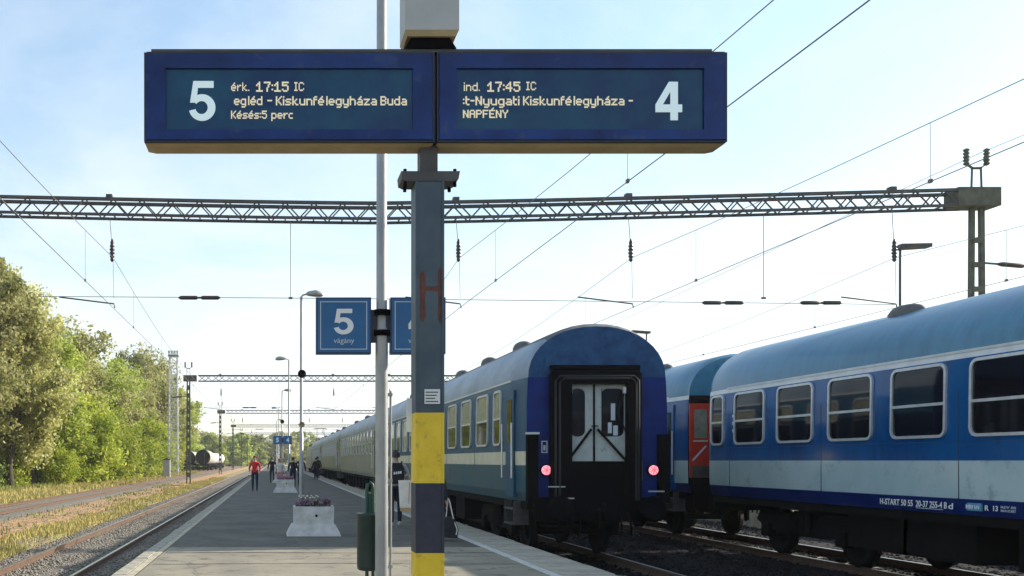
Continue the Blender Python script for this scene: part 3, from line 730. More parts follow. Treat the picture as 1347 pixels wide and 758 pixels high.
for (a, b, s) in ((748, 779, -1), (781, 821, 1)):
    # door leaf with a window opening rounded at the inner top corner
    x0, x1, z0, z1 = fx(a), fx(b), H0-.012, H0+1.46
    fr = .085
    if s < 0: wx0, wx1 = x0+.015, x1-.15
    else: wx0, wx1 = x0+.13, x1-.015
    wz0, wz1 = H0+.46, H0+1.38; r = .12
    dl = MB(); y_ = LY-.045
    dl.box(x0, x1, y_, LY-.005, z0, wz0); dl.box(x0, wx0, y_, LY-.005, wz0, z1); dl.box(wx1, x1, y_, LY-.005, wz0, z1); dl.box(wx0, wx1, y_, LY-.005, wz1, z1)
    # rounded corner fillets
    for (cx_, cz_, qx, qz) in ((wx1, wz1, -1, -1), (wx0, wz1, 1, -1), (wx1, wz0, -1, 1), (wx0, wz0, 1, 1)):
        P = [(cx_, cz_)]+[(cx_+qx*r-qx*r*math.sin(k/5*PI/2), cz_+qz*r-qz*r*math.cos(k/5*PI/2)) for k in range(6)]
        dl.prism(P, y_+.001, LY-.006, 'y')
    d = dl.build('door_leaf', 'door_grey', last)
    MB().box(wx0, wx1, LY-.022, LY-.012, wz0, wz1).build('pane', 'glass', d)
    MB().box(wx0-.0, wx0+.012, y_-.008, y_+.0, wz0, wz1).build('rubber_seal', 'black', d)
    # diagonal safety bar
    mx = fx(780)
    br = MB()
    br.bar((mx+s*.06, LY-.085, H0+.60), (mx+s*(.52 if s < 0 else .62), LY-.085, H0-.02), .038)
    br.build('safety_bar', 'black', last)
cl = MB(); cl.box(fx(780)-.014, fx(780)+.014, LY-.075, LY-.04, H0-.01, H0+1.46); cl.bar((fx(776), LY-.09, H0+.66), (fx(785), LY-.09, H0+.66), .02)
cl.build('door_latch', 'black', last)
for k in range(4):        # rubber folds standing round the doorway
    q = MB(); a = fx(726)+k*.075; b = fx(834)-k*.055; zt2 = H0+1.60-k*.045; yy = LY-.235-.012*(k % 2)
    q.tube([(a, yy, H0-.75), (a, yy, zt2-.08), (a+.08, yy, zt2), (b-.08, yy, zt2), (b, yy, zt2-.08), (b, yy, H0-.75)], .020, 6)
    if k < 2: q.build('rubber_fold', 'rubber', last)
for (px, py, ln) in ((716, 640, .32), (846, 646, .30), (736, 655, .2)):
    MB().tube([(fx(px), LY-.25, fz(py)), (fx(px)+ln, LY-.25, fz(py))], .012, 6).build('step_rail', 'frame', last)
# small grey fittings and cables at the top of the doorway
for px in (748, 818):
    MB().box(fx(px)-.025, fx(px)+.025, LY-.15, LY-.09, H0+1.28, H0+1.40).build('bracket', 'frame', last)
ch = MB(); ch.tube([(fx(818), LY-.12, H0+1.3), (fx(812), LY-.13, H0+.9), (fx(822), LY-.14, H0+.4), (fx(820), LY-.13, H0-.2), (fx(826), LY-.15, H0-.6)], .012, 6); ch.build('cable', 'black', last)
for (a, b) in ((692, 706), (864, 878)):
    p_ = MB(); p_.box(fx(a), fx(b), LY-.12, LY+.03, H0-.80, H0+.50); p_.build('corner_cover', 'black', last)
MB().box(fx(691), fx(707), LY-.14, LY-.0, H0+.503, H0+.54).build('corner_cap', 'silver', last)
for px in (717, 857.5):
    l_ = MB(); l_.lathe((fx(px), LY-.01, fz(618.5)), [(.115, 0), (.115, -.05), (.10, -.07)], 20, axis='y'); lo_ = l_.build('lamp_housing', 'black', last)
    l2 = MB(); l2.lathe((fx(px), LY-.082, fz(618.5)), [(.095, .012), (.09, -.006), (.05, -.018), (.012, -.022)], 20, axis='y', smooth=True); l2.build('tail_lamp', 'tail', lo_)
    sp = MB()
    for k in range(3):
        a = k*PI/3+.3; sp.bar((fx(px)-.08*math.cos(a), LY-.108, fz(618.5)-.08*math.sin(a)), (fx(px)+.08*math.cos(a), LY-.108, fz(618.5)+.08*math.sin(a)), .014)
    sp.build('lamp_guard', 'tail_dim', lo_)
pl = MB(); x0, x1, z0, z1 = fx(712), fx(720), fz(596), fz(580)
pl.box(x0, x1, LY-.014, LY+.0, z0, z0+.02); pl.box(x0, x1, LY-.014, LY+.0, z1-.02, z1); pl.box(x0, x0+.02, LY-.013, LY, z0, z1); pl.box(x1-.02, x1, LY-.013, LY, z0, z1); pl.box(x0+.04, x1-.04, LY-.014, LY, z0+.05, z0+.15)
pl.build('marking_plate', 'white_dim', last)
for (a, b, c_, d_) in ((803, 808.5, 531, 553), (799, 804, 556, 570), (806, 812, 560, 573)):  # small pale rectangles on the right door window
    MB().box(fx(a), fx(b), LY-.028, LY-.0225, fz(d_), fz(c_)).build('pale_rectangle', 'white_dim', last)
# ladder rungs and small pale handles low on the end wall
for (px, py) in ((727, 600), (842, 606)):
    MB().tube([(fx(px), LY-.02, fz(py)), (fx(px), LY-.09, fz(py)), (fx(px), LY-.09, fz(py+26)), (fx(px), LY-.02, fz(py+26))], .014, 6).build('handrail', 'steel_dark', last)
for k in range(7):
    MB().box(LX-1.47, LX-1.44, LY+1.1+k*.0, LY+1.3, H0-.3, H0-.28) if False else None
for i in range(1, 4):
    y = LY+24.5*i+.55*i
    coach(LX, y, 24.5, KHAKI, (-.09, .18), ['', 'grey-green coach directly ahead of the cream-striped last coach of the left train',
          'third coach from the end of the left train, dusty grey-green in the middle distance',
          'fourth coach from the end of the left train, grey-green, next to its locomotive'][i], 'coaches of the left train',
          [(2.4+k*1.02, .62) for k in range(20)] if i > 1 else [(2.2+k*1.75, 1.05) for k in range(12)], False, detail=False, doors=(.95, 23.55), pale_top=False)
for i in range(0, 3):     # dark rubber gangways between the coaches
    y = LY+24.5*(i+1)+.55*i
    c = [o for o in S.objects if o.name.startswith('railway_coach') and abs(o.location.y-(y-24.5)) < .01][0]
    MB().box(LX-.75, LX+.75, y-.02, y+.56, H0-.7, H0+1.75).build('gangway_bellows', 'black', c)

# right-hand train
RX = 11.52; RY1 = 21.3
w_blue = [(1.05+.0, .62)]+[(RY1-19.36-.0+0+.0+i*1.69, 1.10) for i in range(13)]
w_blue = [(.56, .50)]+[(1.94+i*1.69, 1.14) for i in range(13)]
# this coach reaches past the camera; its far end is at y = 21.3, so measure the windows back from there
wl_ = [(24.5-a, b) for a, b in w_blue]
near_r = coach(RX, RY1-24.5, 24.5, BLUE, (-.56, 0.0), 'nearest coach of the right-hand train, glossy blue with a wide pale grey stripe', 'coaches of the right-hand train',
               wl_, True, doors=(), wz=(.39, 1.43), split=.86, pale_top=False)
buffers(RX, RY1, 1, near_r)
far_r = coach(RX, RY1+1.1, 24.5, BLUE, (-.56, 0.0), 'blue coach beyond the gap in the right-hand train, showing a red end door', 'coaches of the right-hand train',
              [(2.0+i*1.69, 1.14) for i in range(12)], True, doors=(.95,), wz=(.39, 1.43), split=.86, pale_top=False)
buffers(RX, RY1+1.1, -1, far_r)
yd = RY1+1.1
dd = MB(); xa, xb = 10.19, 10.66
dd.box(xa, xb, yd-.07, yd-.02, H0-.42, H0+1.40); rd = dd.build('red_door', 'red', far_r)
dw_ = MB(); dw_.box(xa+.10, xb-.06, yd-.082, yd-.071, H0+.55, H0+1.25); dw_.build('pane', 'glass_pale', rd)
MB().box(xa+.08, xb-.04, yd-.085, yd-.071, H0+.46, H0+.50).build('door_rail', 'silver', rd)
st_ = MB(); st_.bar((xa+.06, yd-.078, H0+.0), (xb-.08, yd-.078, H0+.36), .035); st_.build('white_stripe', 'white_dim', rd)
MB().box(xa+.04, xb-.02, yd-.13, yd-.071, H0-.40, H0-.12).build('grey_box', 'steel_dark', far_r)
# lettering along the lower blue band of the near coach (side plane x = 10.1), read from far to near
sx = RX-1.409
def side_text(s, name, pxa, pxb, hz0, hz1, m, bold=.0):
    ya, yb = FPX*10.11/(pxa-360), FPX*10.11/(pxb-360)
    o = text(s, name, near_r, m, ya, yb, H0+hz0, H0+hz1, sx-.004, bold, '-x', .004)
    return o
for (s, a, b, z0, z1) in (('H-START 50 55', 1158, 1201, -.725, -.625), ('20-37 255-4 B', 1205, 1246, -.725, -.625), ('d', 1248, 1254, -.725, -.635), ('H', 1271, 1276, -.70, -.64), ('R', 1296, 1301, -.71, -.635), ('13', 1307, 1313, -.71, -.635)):
    side_text(s, 'lettering', a, b, z0, z1, 'white', .01)
side_text('REV 05', 'lettering', 1317, 1337, -.665, -.630, 'white_dim', .01); side_text('MAV-START', 'lettering', 1317, 1337, -.715, -.68, 'white_dim', .01)
ya, yb = FPX*10.11/(1272-360), FPX*10.11/(1291-360)
bm = MB(); bm.box(sx-.004, sx+.02, min(ya, yb), max(ya, yb), H0-.725, H0-.615); bm.build('light_blue_panel', 'light_blue', near_r)
side_text('100 kN', 'lettering', 1274, 1289, -.70, -.645, 'white', .01).location = (-.006, 0, 0)
ya, yb = FPX*10.11/(1205-360), FPX*10.11/(1240-360)
MB().box(sx-.005, sx+.01, yb, ya, H0-.747, H0-.738).build('underline', 'white_dim', near_r)
# crest and class mark between the first windows
ya, yb = FPX*10.10/(961-360), FPX*10.10/(965-360)
for k, z in enumerate((.62, .78, .94)):
    MB().box(RX-1.4275, RX-1.40, 19.93, 20.08, H0+z, H0+z+.07).build('pictogram', 'white_dim', near_r)

# locomotive at the head of the left train
ly = LY+4*24.5+4*.55+.3
loco = thing('locomotive', (LX, ly, RT), 'distant electric locomotive with raised pantograph at the head of the left train', 'locomotive')
m = MB()
P = [(-1.40, -1.0), (1.40, -1.0), (1.45, .6), (1.30, 1.75), (.9, 2.0), (-.9, 2.0), (-1.30, 1.75), (-1.45, .6)]
P = [(LX+a, H0+b) for a, b in P]
m.prism(P, ly, ly+15.5, 'y'); m.build('body', 'khaki_side', loco)
MB().box(LX-1.1, LX+1.1, ly+2, ly+13, H0+2.003, H0+2.25).build('roof_hatch', 'roof_top', loco)
for k in (3.0, 12.4):
    b = MB(); b.box(LX-1.15, LX+1.15, ly+k-1.7, ly+k+1.7, H0-1.6, H0-1.01); b.build('bogie', 'underframe', loco)
pg = MB()
for s in (-.55, .55):
    pg.tube([(LX+s, ly+3.6, H0+2.3), (LX+s*.9, ly+2.0, H0+3.2), (LX+s*.8, ly+3.2, H0+4.2)], .045, 6)
pg.tube([(LX-.9, ly+3.2, H0+4.15), (LX-.6, ly+3.2, H0+4.25), (LX+.6, ly+3.2, H0+4.25), (LX+.9, ly+3.2, H0+4.15)], .05, 6)
pg.build('pantograph', 'steel_dark', loco)
for s in (-.7, .7): MB().box(LX+s-.4, LX+s+.4, ly-.01, ly+.02, H0+.6, H0+1.4).build('pane', 'glass', loco)

# ------------------------------------------------------------------ striped pole with destination display
DY = 6.30
px = 1.062
pole = thing('display_pole', (px, DY, 0), 'blue-grey steel pole with rust patches and yellow and black bands, carrying the destination display', 'pole')
def hsec(m, z0, z1, w=.098, d=.10, fl=.016, mi=0):
    # two flanges and a web set back between them: the face the camera sees is a shallow channel
    m.box(px-w, px-w+fl, DY-d, DY+d, z0, z1, mi); m.box(px+w-fl, px+w, DY-d, DY+d, z0, z1, mi)
    m.box(px-w+fl, px+w-fl, DY-d+.006, DY+d-.006, z0, z1, mi)
q = MB(); hsec(q, 1.827, 3.40); q.build('shaft', 'pole_paint', pole)
for (z0, z1, mt) in ((1.346, 1.826, 'yellow'), (.871, 1.345, 'navy_band'), (.372, .870, 'yellow'), (-.02, .371, 'navy_band')):
    q = MB(); hsec(q, z0, z1); q.build('painted_band', mt, pole)
q = MB(); q.box(px-.060, px+.060, DY-.06, DY+.06, 3.40, 3.655); q.build('upper_shaft', 'steel_dark', pole)
q = MB(); q.prism([(px-.195, 3.468), (px+.205, 3.468), (px+.195, 3.415), (px+.165, 3.401), (px-.16, 3.401), (px-.19, 3.415)], DY-.10, DY+.10, 'y'); co_ = q.build('collar_plate', 'steel_dark', pole)
for bx in (-.165, -.15, .16, .175):
    MB().tube([(px+bx, DY-.07 if abs(bx) > .16 else DY+.05, 3.37), (px+bx, DY-.07 if abs(bx) > .16 else DY+.05, 3.49)], .012, 6).build('bolt', 'black', co_)
q = MB(); q.box(px-.037, px+.068, DY-.104, DY-.0985, 1.885, 1.985); q.build('sticker', 'sticker', pole)
q = MB()
for i in range(4): q.box(px-.03, px+.055-(.02*i % .03), DY-.1055, DY-.1042, 1.898+i*.021, 1.905+i*.021)
q.build('sticker_print', 'steel_dark', pole)
q = MB(); q.box(px-.135, px-.098, DY+.06, DY+.066, 1.70, 1.935); q.build('white_plate', 'white', pole)

disp = thing('destination_display', (1.12, DY, 3.70), 'long dark blue double platform display showing 5 with 17:15 and 4 with 17:45', 'display board')
X0, XM0, XM1, X1 = -.873, 1.085, 1.109, 3.065
ZB, ZT = 3.658, 4.262
YF = DY-.14; YB = DY+.07
def panel(x0, x1, sx0, sx1):
    # chamfered case: front opening with a recessed screen
    m = MB(); b = .02
    c = MB(); c.box(x0, x1, YF+.03, YB, ZB, ZT); c.build('case', 'display_case', disp)
    fr = MB()
    sz0, sz1 = 3.738, 4.152
    # mitred frame with a step in to the screen
    O = [(x0, ZB), (x1, ZB), (x1, ZT), (x0, ZT)]; I = [(sx0, sz0), (sx1, sz0), (sx1, sz1), (sx0, sz1)]
    O2 = [(x0+.012, ZB+.012), (x1-.012, ZB+.012), (x1-.012, ZT-.012), (x0+.012, ZT-.012)]
    V = [(a, YF+.030, z) for a, z in O]+[(a, YF, z) for a, z in O2]+[(a, YF+.004, z) for a, z in I]+[(a, YF+.026, z) for a, z in I]
    F = []
    for k in range(3):
        for i in range(4): F.append((k*4+i, k*4+(i+1) % 4, k*4+4+(i+1) % 4, k*4+4+i))
    fr.add(V, F); fr.build('front_frame', 'display_case', disp)
    MB().box(sx0-.01, sx1+.01, YF+.020, YF+.027, sz0-.01, sz1+.01).build('screen', 'display_screen', disp)
    # dark gasket round the edge
    g = MB(); g.box(x0-.004, x0+.014, YF+.012, YF+.06, ZB, ZT); g.box(x1-.014, x1+.004, YF+.012, YF+.06, ZB, ZT); g.box(x0+.014, x1-.014, YF+.010, YF+.06, ZB-.004, ZB+.014); g.box(x0+.014, x1-.014, YF+.010, YF+.06, ZT-.014, ZT+.004)
    g.build('gasket', 'display_edge', disp)
    # underside tray, tapering inwards; its tan is warm bounced light as colour
    u = MB(); vs = [(x0+.0, YF+.03, ZB-.005), (x1, YF+.03, ZB-.005), (x1, YB, ZB-.005), (x0, YB, ZB-.005), (x0+.055, YF+.08, ZB-.016), (x1-.02, YF+.08, ZB-.016), (x1-.02, YB-.0, ZB-.016), (x0+.055, YB-.0, ZB-.016)]
    if x1 > 2: vs[4] = (x0+.02, YF+.08, ZB-.016); vs[7] = (x0+.02, YB, ZB-.016); vs[5] = (x1-.055, YF+.08, ZB-.016); vs[6] = (x1-.055, YB, ZB-.016)
    u.add(vs, [(4, 5, 6, 7), (0, 1, 5, 4), (1, 2, 6, 5), (2, 3, 7, 6), (3, 0, 4, 7), (0, 3, 2, 1)]); u.build('underside', 'warm_tan', disp)
panel(X0, XM0, (218-360)*.00514, (543-360)*.00514)
panel(XM1, X1, (601-360)*.00514, (926-360)*.00514)
MB().box(-.83, 2.97, YF+.02, YB-.02, ZT+.0045, ZT+.026).build('top_cap', 'steel_dark', disp)
MB().box(XM0, XM1, YF+.05, YB-.01, ZB, ZT).build('joint_cover', 'display_edge', disp)
yt = YF+.0195
K = (DY-.12)/FPX
def dt(s, a, b, c, d, m, bold=.0):     # text box in photo pixels -> metres on the screen plane
    text(s, 'lettering', disp, m, (a-360)*K, (b-360)*K, CAMZ+(606-d)*K, CAMZ+(606-c)*K, yt, bold)
def dm(t_, a, b, zt_, zb_, bold=.1): dot_text(t_, disp, 'display_text', (a-360)*K, (b-360)*K, CAMZ+(606-zb_)*K, CAMZ+(606-zt_)*K, yt-.003, bold)
numeral('5', disp, 'digit', (249-360)*K, (283.5-360)*K, CAMZ+(606-159.5)*K, CAMZ+(606-107)*K, yt)
numeral('4', disp, 'digit', (862-360)*K, (897-360)*K, CAMZ+(606-158.5)*K, CAMZ+(606-108)*K, yt)
dm('érk.', 304, 328, 109, 120, 0); dm('17:15', 337, 379.5, 108, 121, .12); dm('IC', 387, 400, 108.5, 120, 0)
dm('egléd', 308, 345, 127, 138.5, .12); dm('-', 352, 357.5, 127, 138.5, .2); dm('Kiskunfélegyháza', 363, 495.5, 127, 138.8, .12); dm('Buda', 500.5, 535, 127, 138.8, .12)
dm('Késés:5', 304, 351, 146, 156.5, .1); dm('perc', 357, 385, 146, 156.5, .1)
dm('ind.', 610, 631, 109, 120, 0); dm('17:45', 641, 684, 108, 121, .12); dm('IC', 692, 705, 108, 119, 0)
dm(':t-Nyugati', 609, 683, 127, 138.8, .12); dm('Kiskunfélegyháza', 688, 821, 127, 138.8, .12); dm('-', 827, 832, 127, 138.8, .2)
dm('NAPFÉNY', 609, 668, 145, 155.5, .15)

hous = thing('equipment_box', (1.07, DY, 4.29), 'pale grey box mounted above the middle of the destination display', 'box')
q = MB(); q.box(.885, 1.249, DY-.16, DY+.10, 4.400, 5.05); q.build('case', 'housing', hous)
q = MB(); q.frus((1.067, DY-.03, 0), 4.366, 4.399, (.165, .11), (.182, .13)); q.build('underside', 'warm_tan', hous)  # underside of the grey box, warm bounced light put into its colour
q = MB(); q.frus((1.062, DY-.03, 0), 4.289, 4.365, (.175, .10), (.13, .09)); q.build('mount', 'black', hous)

# ------------------------------------------------------------------ grey lamp pole with the 5 / 4 number signs, bin
GY = 8.5; gx = 1.006
gp = thing('lamp_post', (gx, GY, 0), 'tall grey galvanised pole carrying the two blue track number plates', 'lamp post', 'platform lamp posts')
q = MB(); q.tube([(gx, GY, -.02), (gx, GY, 2.72)], [.061, .058], 20); q.build('lower_shaft', 'galv', gp)
q = MB(); q.tube([(gx, GY, 2.72), (gx, GY, 2.74), (gx, GY, 8.6)], [.062, .05, .042], 20); q.build('upper_shaft', 'galv', gp)
q = MB(); q.tube([(gx+.085, GY+.01, -.02), (gx+.085, GY+.01, 2.15)], .012, 8); q.build('cable_pipe', 'galv', gp)
for z in (.5, 1.3, 2.1): MB().box(gx+.03, gx+.1, GY-.012, GY+.03, z, z+.03).build('clip', 'galv', gp)
q = MB(); q.tube([(gx, GY, 8.6), (gx+.1, GY, 8.8), (gx+.9, GY, 8.9)], .035, 8); q.build('bracket_arm', 'galv', gp)
q = MB(); q.frus((gx+1.1, GY, 0), 8.82, 8.95, (.32, .13), (.22, .08)); q.build('lamp_head', 'galv', gp)
def number_sign(cx, num, dirn, label):
    t = thing('number_sign', (cx, GY, 2.75), label, 'sign', 'track number signs')
    s = .255; z0, z1 = 2.49, 3.012
    MB().box(cx-s, cx+s, GY-.05, GY+.05, z0, z1).build('plate', 'sign_edge', t)
    MB().box(cx-s+.014, cx+s-.014, GY-.054, GY-.0495, z0+.014, z1-.014).build('face', 'sign_blue', t)
    b = MB(); e = .038; y0, y1 = GY-.0565, GY-.0535; w = .0075
    b.box(cx-s+e, cx+s-e, y0, y1, z0+e, z0+e+w); b.box(cx-s+e, cx+s-e, y0, y1, z1-e-w, z1-e); b.box(cx-s+e, cx-s+e+w, y0, y1, z0+e+w, z1-e-w); b.box(cx+s-e-w, cx+s-e, y0, y1, z0+e+w, z1-e-w)
    b.build('white_border', 'white_dim', t)
    numeral(num, t, 'white', cx-.090, cx+.092, 2.667, 2.905, GY-.054)
    text('vágány', 'lettering', t, 'white_dim', cx-.092, cx+.098, 2.572, 2.635, GY-.054, .0)
    h = MB()
    x_in = cx+dirn*s
    for z in (2.63, 2.87): h.box(min(x_in, gx-dirn*.05), max(x_in, gx-dirn*.05), GY-.03, GY+.03, z-.012, z+.012)
    h.box(min(x_in, x_in+dirn*.05), max(x_in, x_in+dirn*.05), GY-.035, GY+.035, 2.60, 2.90)
    h.build('bracket', 'navy_band', t)
    return t
number_sign(.648, '5', 1, 'square blue plate with a large white 5, left of the grey pole')
number_sign(1.338, '4', -1, 'square blue plate numbered 4, half hidden behind the blue-grey banded pole')
q = MB()
for z in (2.66, 2.85): MB().lathe((gx, GY, z), [(.066, 0), (.085, .0), (.085, .05), (.066, .05)], 18).build('clamp', 'black', gp)

bn = thing('litter_bin', (.92, 8.80, 0), 'dark green round litter bin on a green bent-tube post beside the grey pole', 'litter bin')
q = MB(); c = (.908, 8.70)
q.lathe((c[0], c[1], .455), [(.09, 0), (.108, .010), (.114, .04), (.114, .515), (.120, .52), (.120, .545), (.106, .545), (.104, .40), (.09, .2)], 24); q.build('bucket', 'bin', bn)
q = MB(); q.tube([(.905, 8.86, -.02), (.905, 8.86, 1.22), (.912, 8.86, 1.27), (.935, 8.86, 1.29), (.958, 8.86, 1.27), (.965, 8.86, 1.22), (.965, 8.86, -.02)], .018, 8); q.build('post', 'bin_post', bn)
for z in (.90, .60): MB().box(.87, .98, 8.79, 8.86, z, z+.04).build('bracket', 'bin_post', bn)
MB().box(.90, .97, 8.853, 8.867, .95, 1.18).build('backing_plate', 'bin_post', bn)

# ------------------------------------------------------------------ overhead line portals
WX = [-11.9, -4.75, 5.5, 10.6, 18.4]          # wires over the tracks
def portal(y, xl, xr, near, label, k=0):
    t = thing('overhead_line_portal', (xl, y, GZ), label, 'gantry', 'gantries across the tracks')
    sag = lambda x: 8.82+ .30*max(0, (3.0-x)/13)**1.3*.8 + .42*max(0, (x-3.0)/18)**1.2 if near else 8.97
    xs = np.arange(xl+.9, xr-.6, .42 if near else .62)
    W2 = .25; Hh = .225 if near else .25
    st = 'steel_dark'
    for (dy, dz) in ((-W2, -Hh), (W2, -Hh), (-W2, Hh), (W2, Hh)):
        r = .055 if dz > 0 else .045
        MB().tube([(x, y+dy, sag(x)+dz) for x in np.append(xs, xr-.3)], r*1.15, 4, smooth=False).build('chord', st, t)
    if near:
        protos = {}
        for i in range(len(xs)-1):
            for dy in (-W2, W2):
                up = i % 2
                x0, x1 = xs[i], xs[i+1]
                z0, z1 = (sag(x0)-Hh, sag(x1)+Hh) if up else (sag(x0)+Hh, sag(x1)-Hh)
                MB().bar((x0, y+dy, z0), (x1, y+dy, z1), .034).build('brace', st if i % 7 else 'steel_green', t)
    else:
        b = MB()
        for i in range(len(xs)-1):
            for dy in (-W2, W2):
                up = (i+(dy > 0)) % 2
                b.bar((xs[i], y+dy, 9.0-Hh if up else 9.0+Hh), (xs[i+1], y+dy, 9.0+Hh if up else 9.0-Hh), .05)
        tag(b.build('bracing', 'steel_green', t), kind='stuff')
    bb = MB()
    for x in xs[::2]:
        if near: MB().bar((x, y-W2, sag(x)-Hh), (x, y+W2, sag(x)-Hh), .035).build('cross_tie', st, t)
        else: bb.bar((x, y-W2, sag(x)-Hh), (x, y+W2, sag(x)-Hh), .035)
    if not near: tag(bb.build('cross_tie', st, t), kind='stuff')
    for (x, s) in ((xl, 1), (xr, -1)):
        z = sag(x)
        c = MB(); wb, wt_ = (.21, .14) if near else (.16, .11)
        for q in (-1, 1):
            c.tube([(x+q*wb, y, GZ-.2), (x+q*wt_, y, z-.25)], .085, 4, smooth=False)
        c.build('column', 'steel_green', t)
        if near:
            for k_ in range(12):
                zz = 0+k_*.72; ww = wb-(wb-wt_)*zz/9
                MB().box(x-ww-.02, x+ww+.02, y-.09, y-.07, zz, zz+.16).build('batten_plate', 'steel_green', t)
        else:
            c2 = MB()
            for k_ in range(12):
                zz = 0+k_*.72; c2.box(x-.16, x+.16, y-.09, y-.07, zz, zz+.42)
            c2.build('batten_plate', 'steel_green', t)
        hb = MB(); hb.box(x-.45 if s > 0 else x-.75, x+.75 if s > 0 else x+.50, y-.30, y+.30, z-.26, z+.28); hb.build('head_box', 'steel_green', t)
        hn = MB()
        for q in (-1, 1):
            hn.bar((x+q*.15, y, z+.32), (x+q*.13, y, z+.95), .04)
        hn.tube([(x-.30, y, z+1.5), (x-.26, y, z+1.02), (x-.12, y, z+.92), (x+.12, y, z+.92), (x+.26, y, z+1.02), (x+.30, y, z+1.5)], .04, 6)
        hn.build('horn_bracket', 'steel_green', t)
        for q in (-1, 1):
            ii = MB(); prof = [(.04, 0)]
            for k_ in range(5): prof += [(.085, .04+k_*.1), (.085, .07+k_*.1), (.05, .09+k_*.1)]
            ii.lathe((x+q*.30, y, z+1.0), prof, 10); ii.build('insulator', 'steel_green', t)
        ar = MB(); ar.bar((x-s*.2, y, 7.35), (x-s*1.5, y, 7.25), .05); ar.build('feeder_arm', 'steel_dark', t)
        ai = MB(); ai.tube([(x-s*.6, y, 7.32), (x-s*.75, y, 7.31), (x-s*1.35, y, 7.26), (x-s*1.45, y, 7.25)], [.03, .07, .07, .03], 8); ai.build('insulator', 'insulator', t)
    # suspension insulators, droppers and registration arms
    for i, wx in enumerate(WX):
        if not xl < wx < xr: continue
        z = sag(wx); zi = 7.38
        a = MB(); a.tube([(wx-.10, y, z-.25), (wx-.05, y, zi+.65)], .010, 5); a.build('suspension_rod', 'wire', t)
        cap = MB(); cap.box(wx-.2, wx-.02, y-.1, y+.1, z+.30, z+.42); cap.build('clamp_block', 'steel_dark', t)
        n_ = MB(); prof = [(.02, 0)]
        for k_ in range(6): prof += [(.05+.03*math.sin((k_+.5)/6*PI), .05+k_*.1), (.05+.03*math.sin((k_+.5)/6*PI), .08+k_*.1), (.045, .11+k_*.1)]
        prof += [(.02, .68)]
        n_.lathe((wx-.03, y, zi), prof, 10); n_.build('insulator', 'insulator', t)
        dirn = -1 if (i+k) % 2 else 1
        dirn = -1 if i in (0, 1, 2, 3, 4) else 1
        L_ = 1.60
        r = MB(); r.tube([(wx+dirn*L_, y, 6.34), (wx+.02, y, 6.14), (wx+.05, y, 6.02)], .022, 6); r.build('registration_arm', 'steel_dark', t)
        r = MB(); r.tube([(wx, y, zi), (wx+.02, y, 6.3)], .007, 5); r.build('dropper', 'wire', t)
    x0, x1 = (-7.0 if near else xl), (xr if not near else 18.4)
    cw = MB(); cw.tube([(x0, y, 6.36), (2, y, 6.30), (x1, y, 6.12)] if near else [(x0, y, 6.3), (x1, y, 6.3)], .010, 5); cw.build('span_wire', 'wire', t)
    for hx in ([.5, 14.5] if near else [.5, 14.5]):
        MB().tube([(hx, y, sag(hx)-.25), (hx, y, 6.30)], .010, 5).build('span_hanger', 'wire', t)
        MB().cbox((hx, y, 6.31), (.12, .05, .06)).build('hanger_clamp', 'wire', t)
    for hx in ((-2.2, 13.3, 16.2)):
        ii = MB(); prof = [(.02, -.62), (.06, -.55), (.06, -.08), (.03, -.05), (.03, .05), (.06, .08), (.06, .55), (.02, .62)]
        ii.lathe((hx, y, 6.32 if hx < 0 else 6.17), prof, 8, axis='x'); ii.build('insulator', 'insulator', t)
    return t
portal(27, -9.8, 20.8, True, 'nearest lattice gantry spanning the whole view above the platform')
for i, (y, xl, lab) in enumerate(((83, -7.75, 'second lattice gantry, its slim left column beside the near left track'), (140, -8.2, 'third lattice gantry down the line'),
                                  (197, -8.8, 'fourth lattice gantry, small in the distance'), (254, -9, 'fifth lattice gantry, tiny in the distance'), (311, -9, 'farthest lattice gantry near the vanishing point'))):
    portal(y, xl, 20.9, False, lab, i+1)

# overhead wires of each track
PY = [-30, 27, 83, 140, 197, 254, 311]
def catenary(i, label):
    wx = WX[i]
    t = thing('overhead_line', (wx, PY[0], 6.0), label, 'overhead wires', 'overhead wires along the tracks')
    c = MB()
    zig = lambda k: (.18 if k % 2 else -.18)
    if i == 0: pys = PY[1:]
    else: pys = PY
    pts = [(wx+(0 if p in (27,) else (1.1 if i == 2 else .2) if p < 0 else zig(k)), p, 6.02) for k, p in enumerate(pys)]
    c.tube(pts, .009, 5); c.build('contact_wire', 'wire', t)
    m_ = MB(); mp = []
    drop = []
    for k in range(len(pys)-1):
        a, b = pts[k], pts[k+1]
        for q in range(13):
            u = q/12
            if q == 0 and k > 0: continue
            z = 7.50-1.05*4*u*(1-u)*(1 if k else .75)
            mp.append((a[0]+(b[0]-a[0])*u, a[1]+(b[1]-a[1])*u, z))
        nd = 7
        for q in range(nd):
            u = (q+.5)/nd; z = 7.50-1.05*4*u*(1-u)*(1 if k else .75)
            if k < 3: drop.append((a[0]+(b[0]-a[0])*u, a[1]+(b[1]-a[1])*u, z))
    m_.tube(mp, .008, 5); m_.build('messenger_wire', 'wire', t)
    for (x, y, z) in drop:
        MB().tube([(x, y, 6.02), (x, y, z)], .005, 4).build('dropper', 'wire', t)
        if y < 60: MB().cbox((x, y, 6.03), (.04, .07, .06)).build('dropper_clamp', 'wire', t)
for i, lab in enumerate(('overhead wires above the farther left track, beyond the dirt strip', 'overhead wires above the near left track, running down from the upper left of the photo',
                         'overhead wires above the left train', 'overhead wires above the right-hand train', 'overhead wires beyond the right-hand train')):
    catenary(i, lab)
fw = thing('feeder_wire', (20.7, 27, 10.5), 'single feeder wire on the insulator horns of the right gantry columns', 'overhead wires')
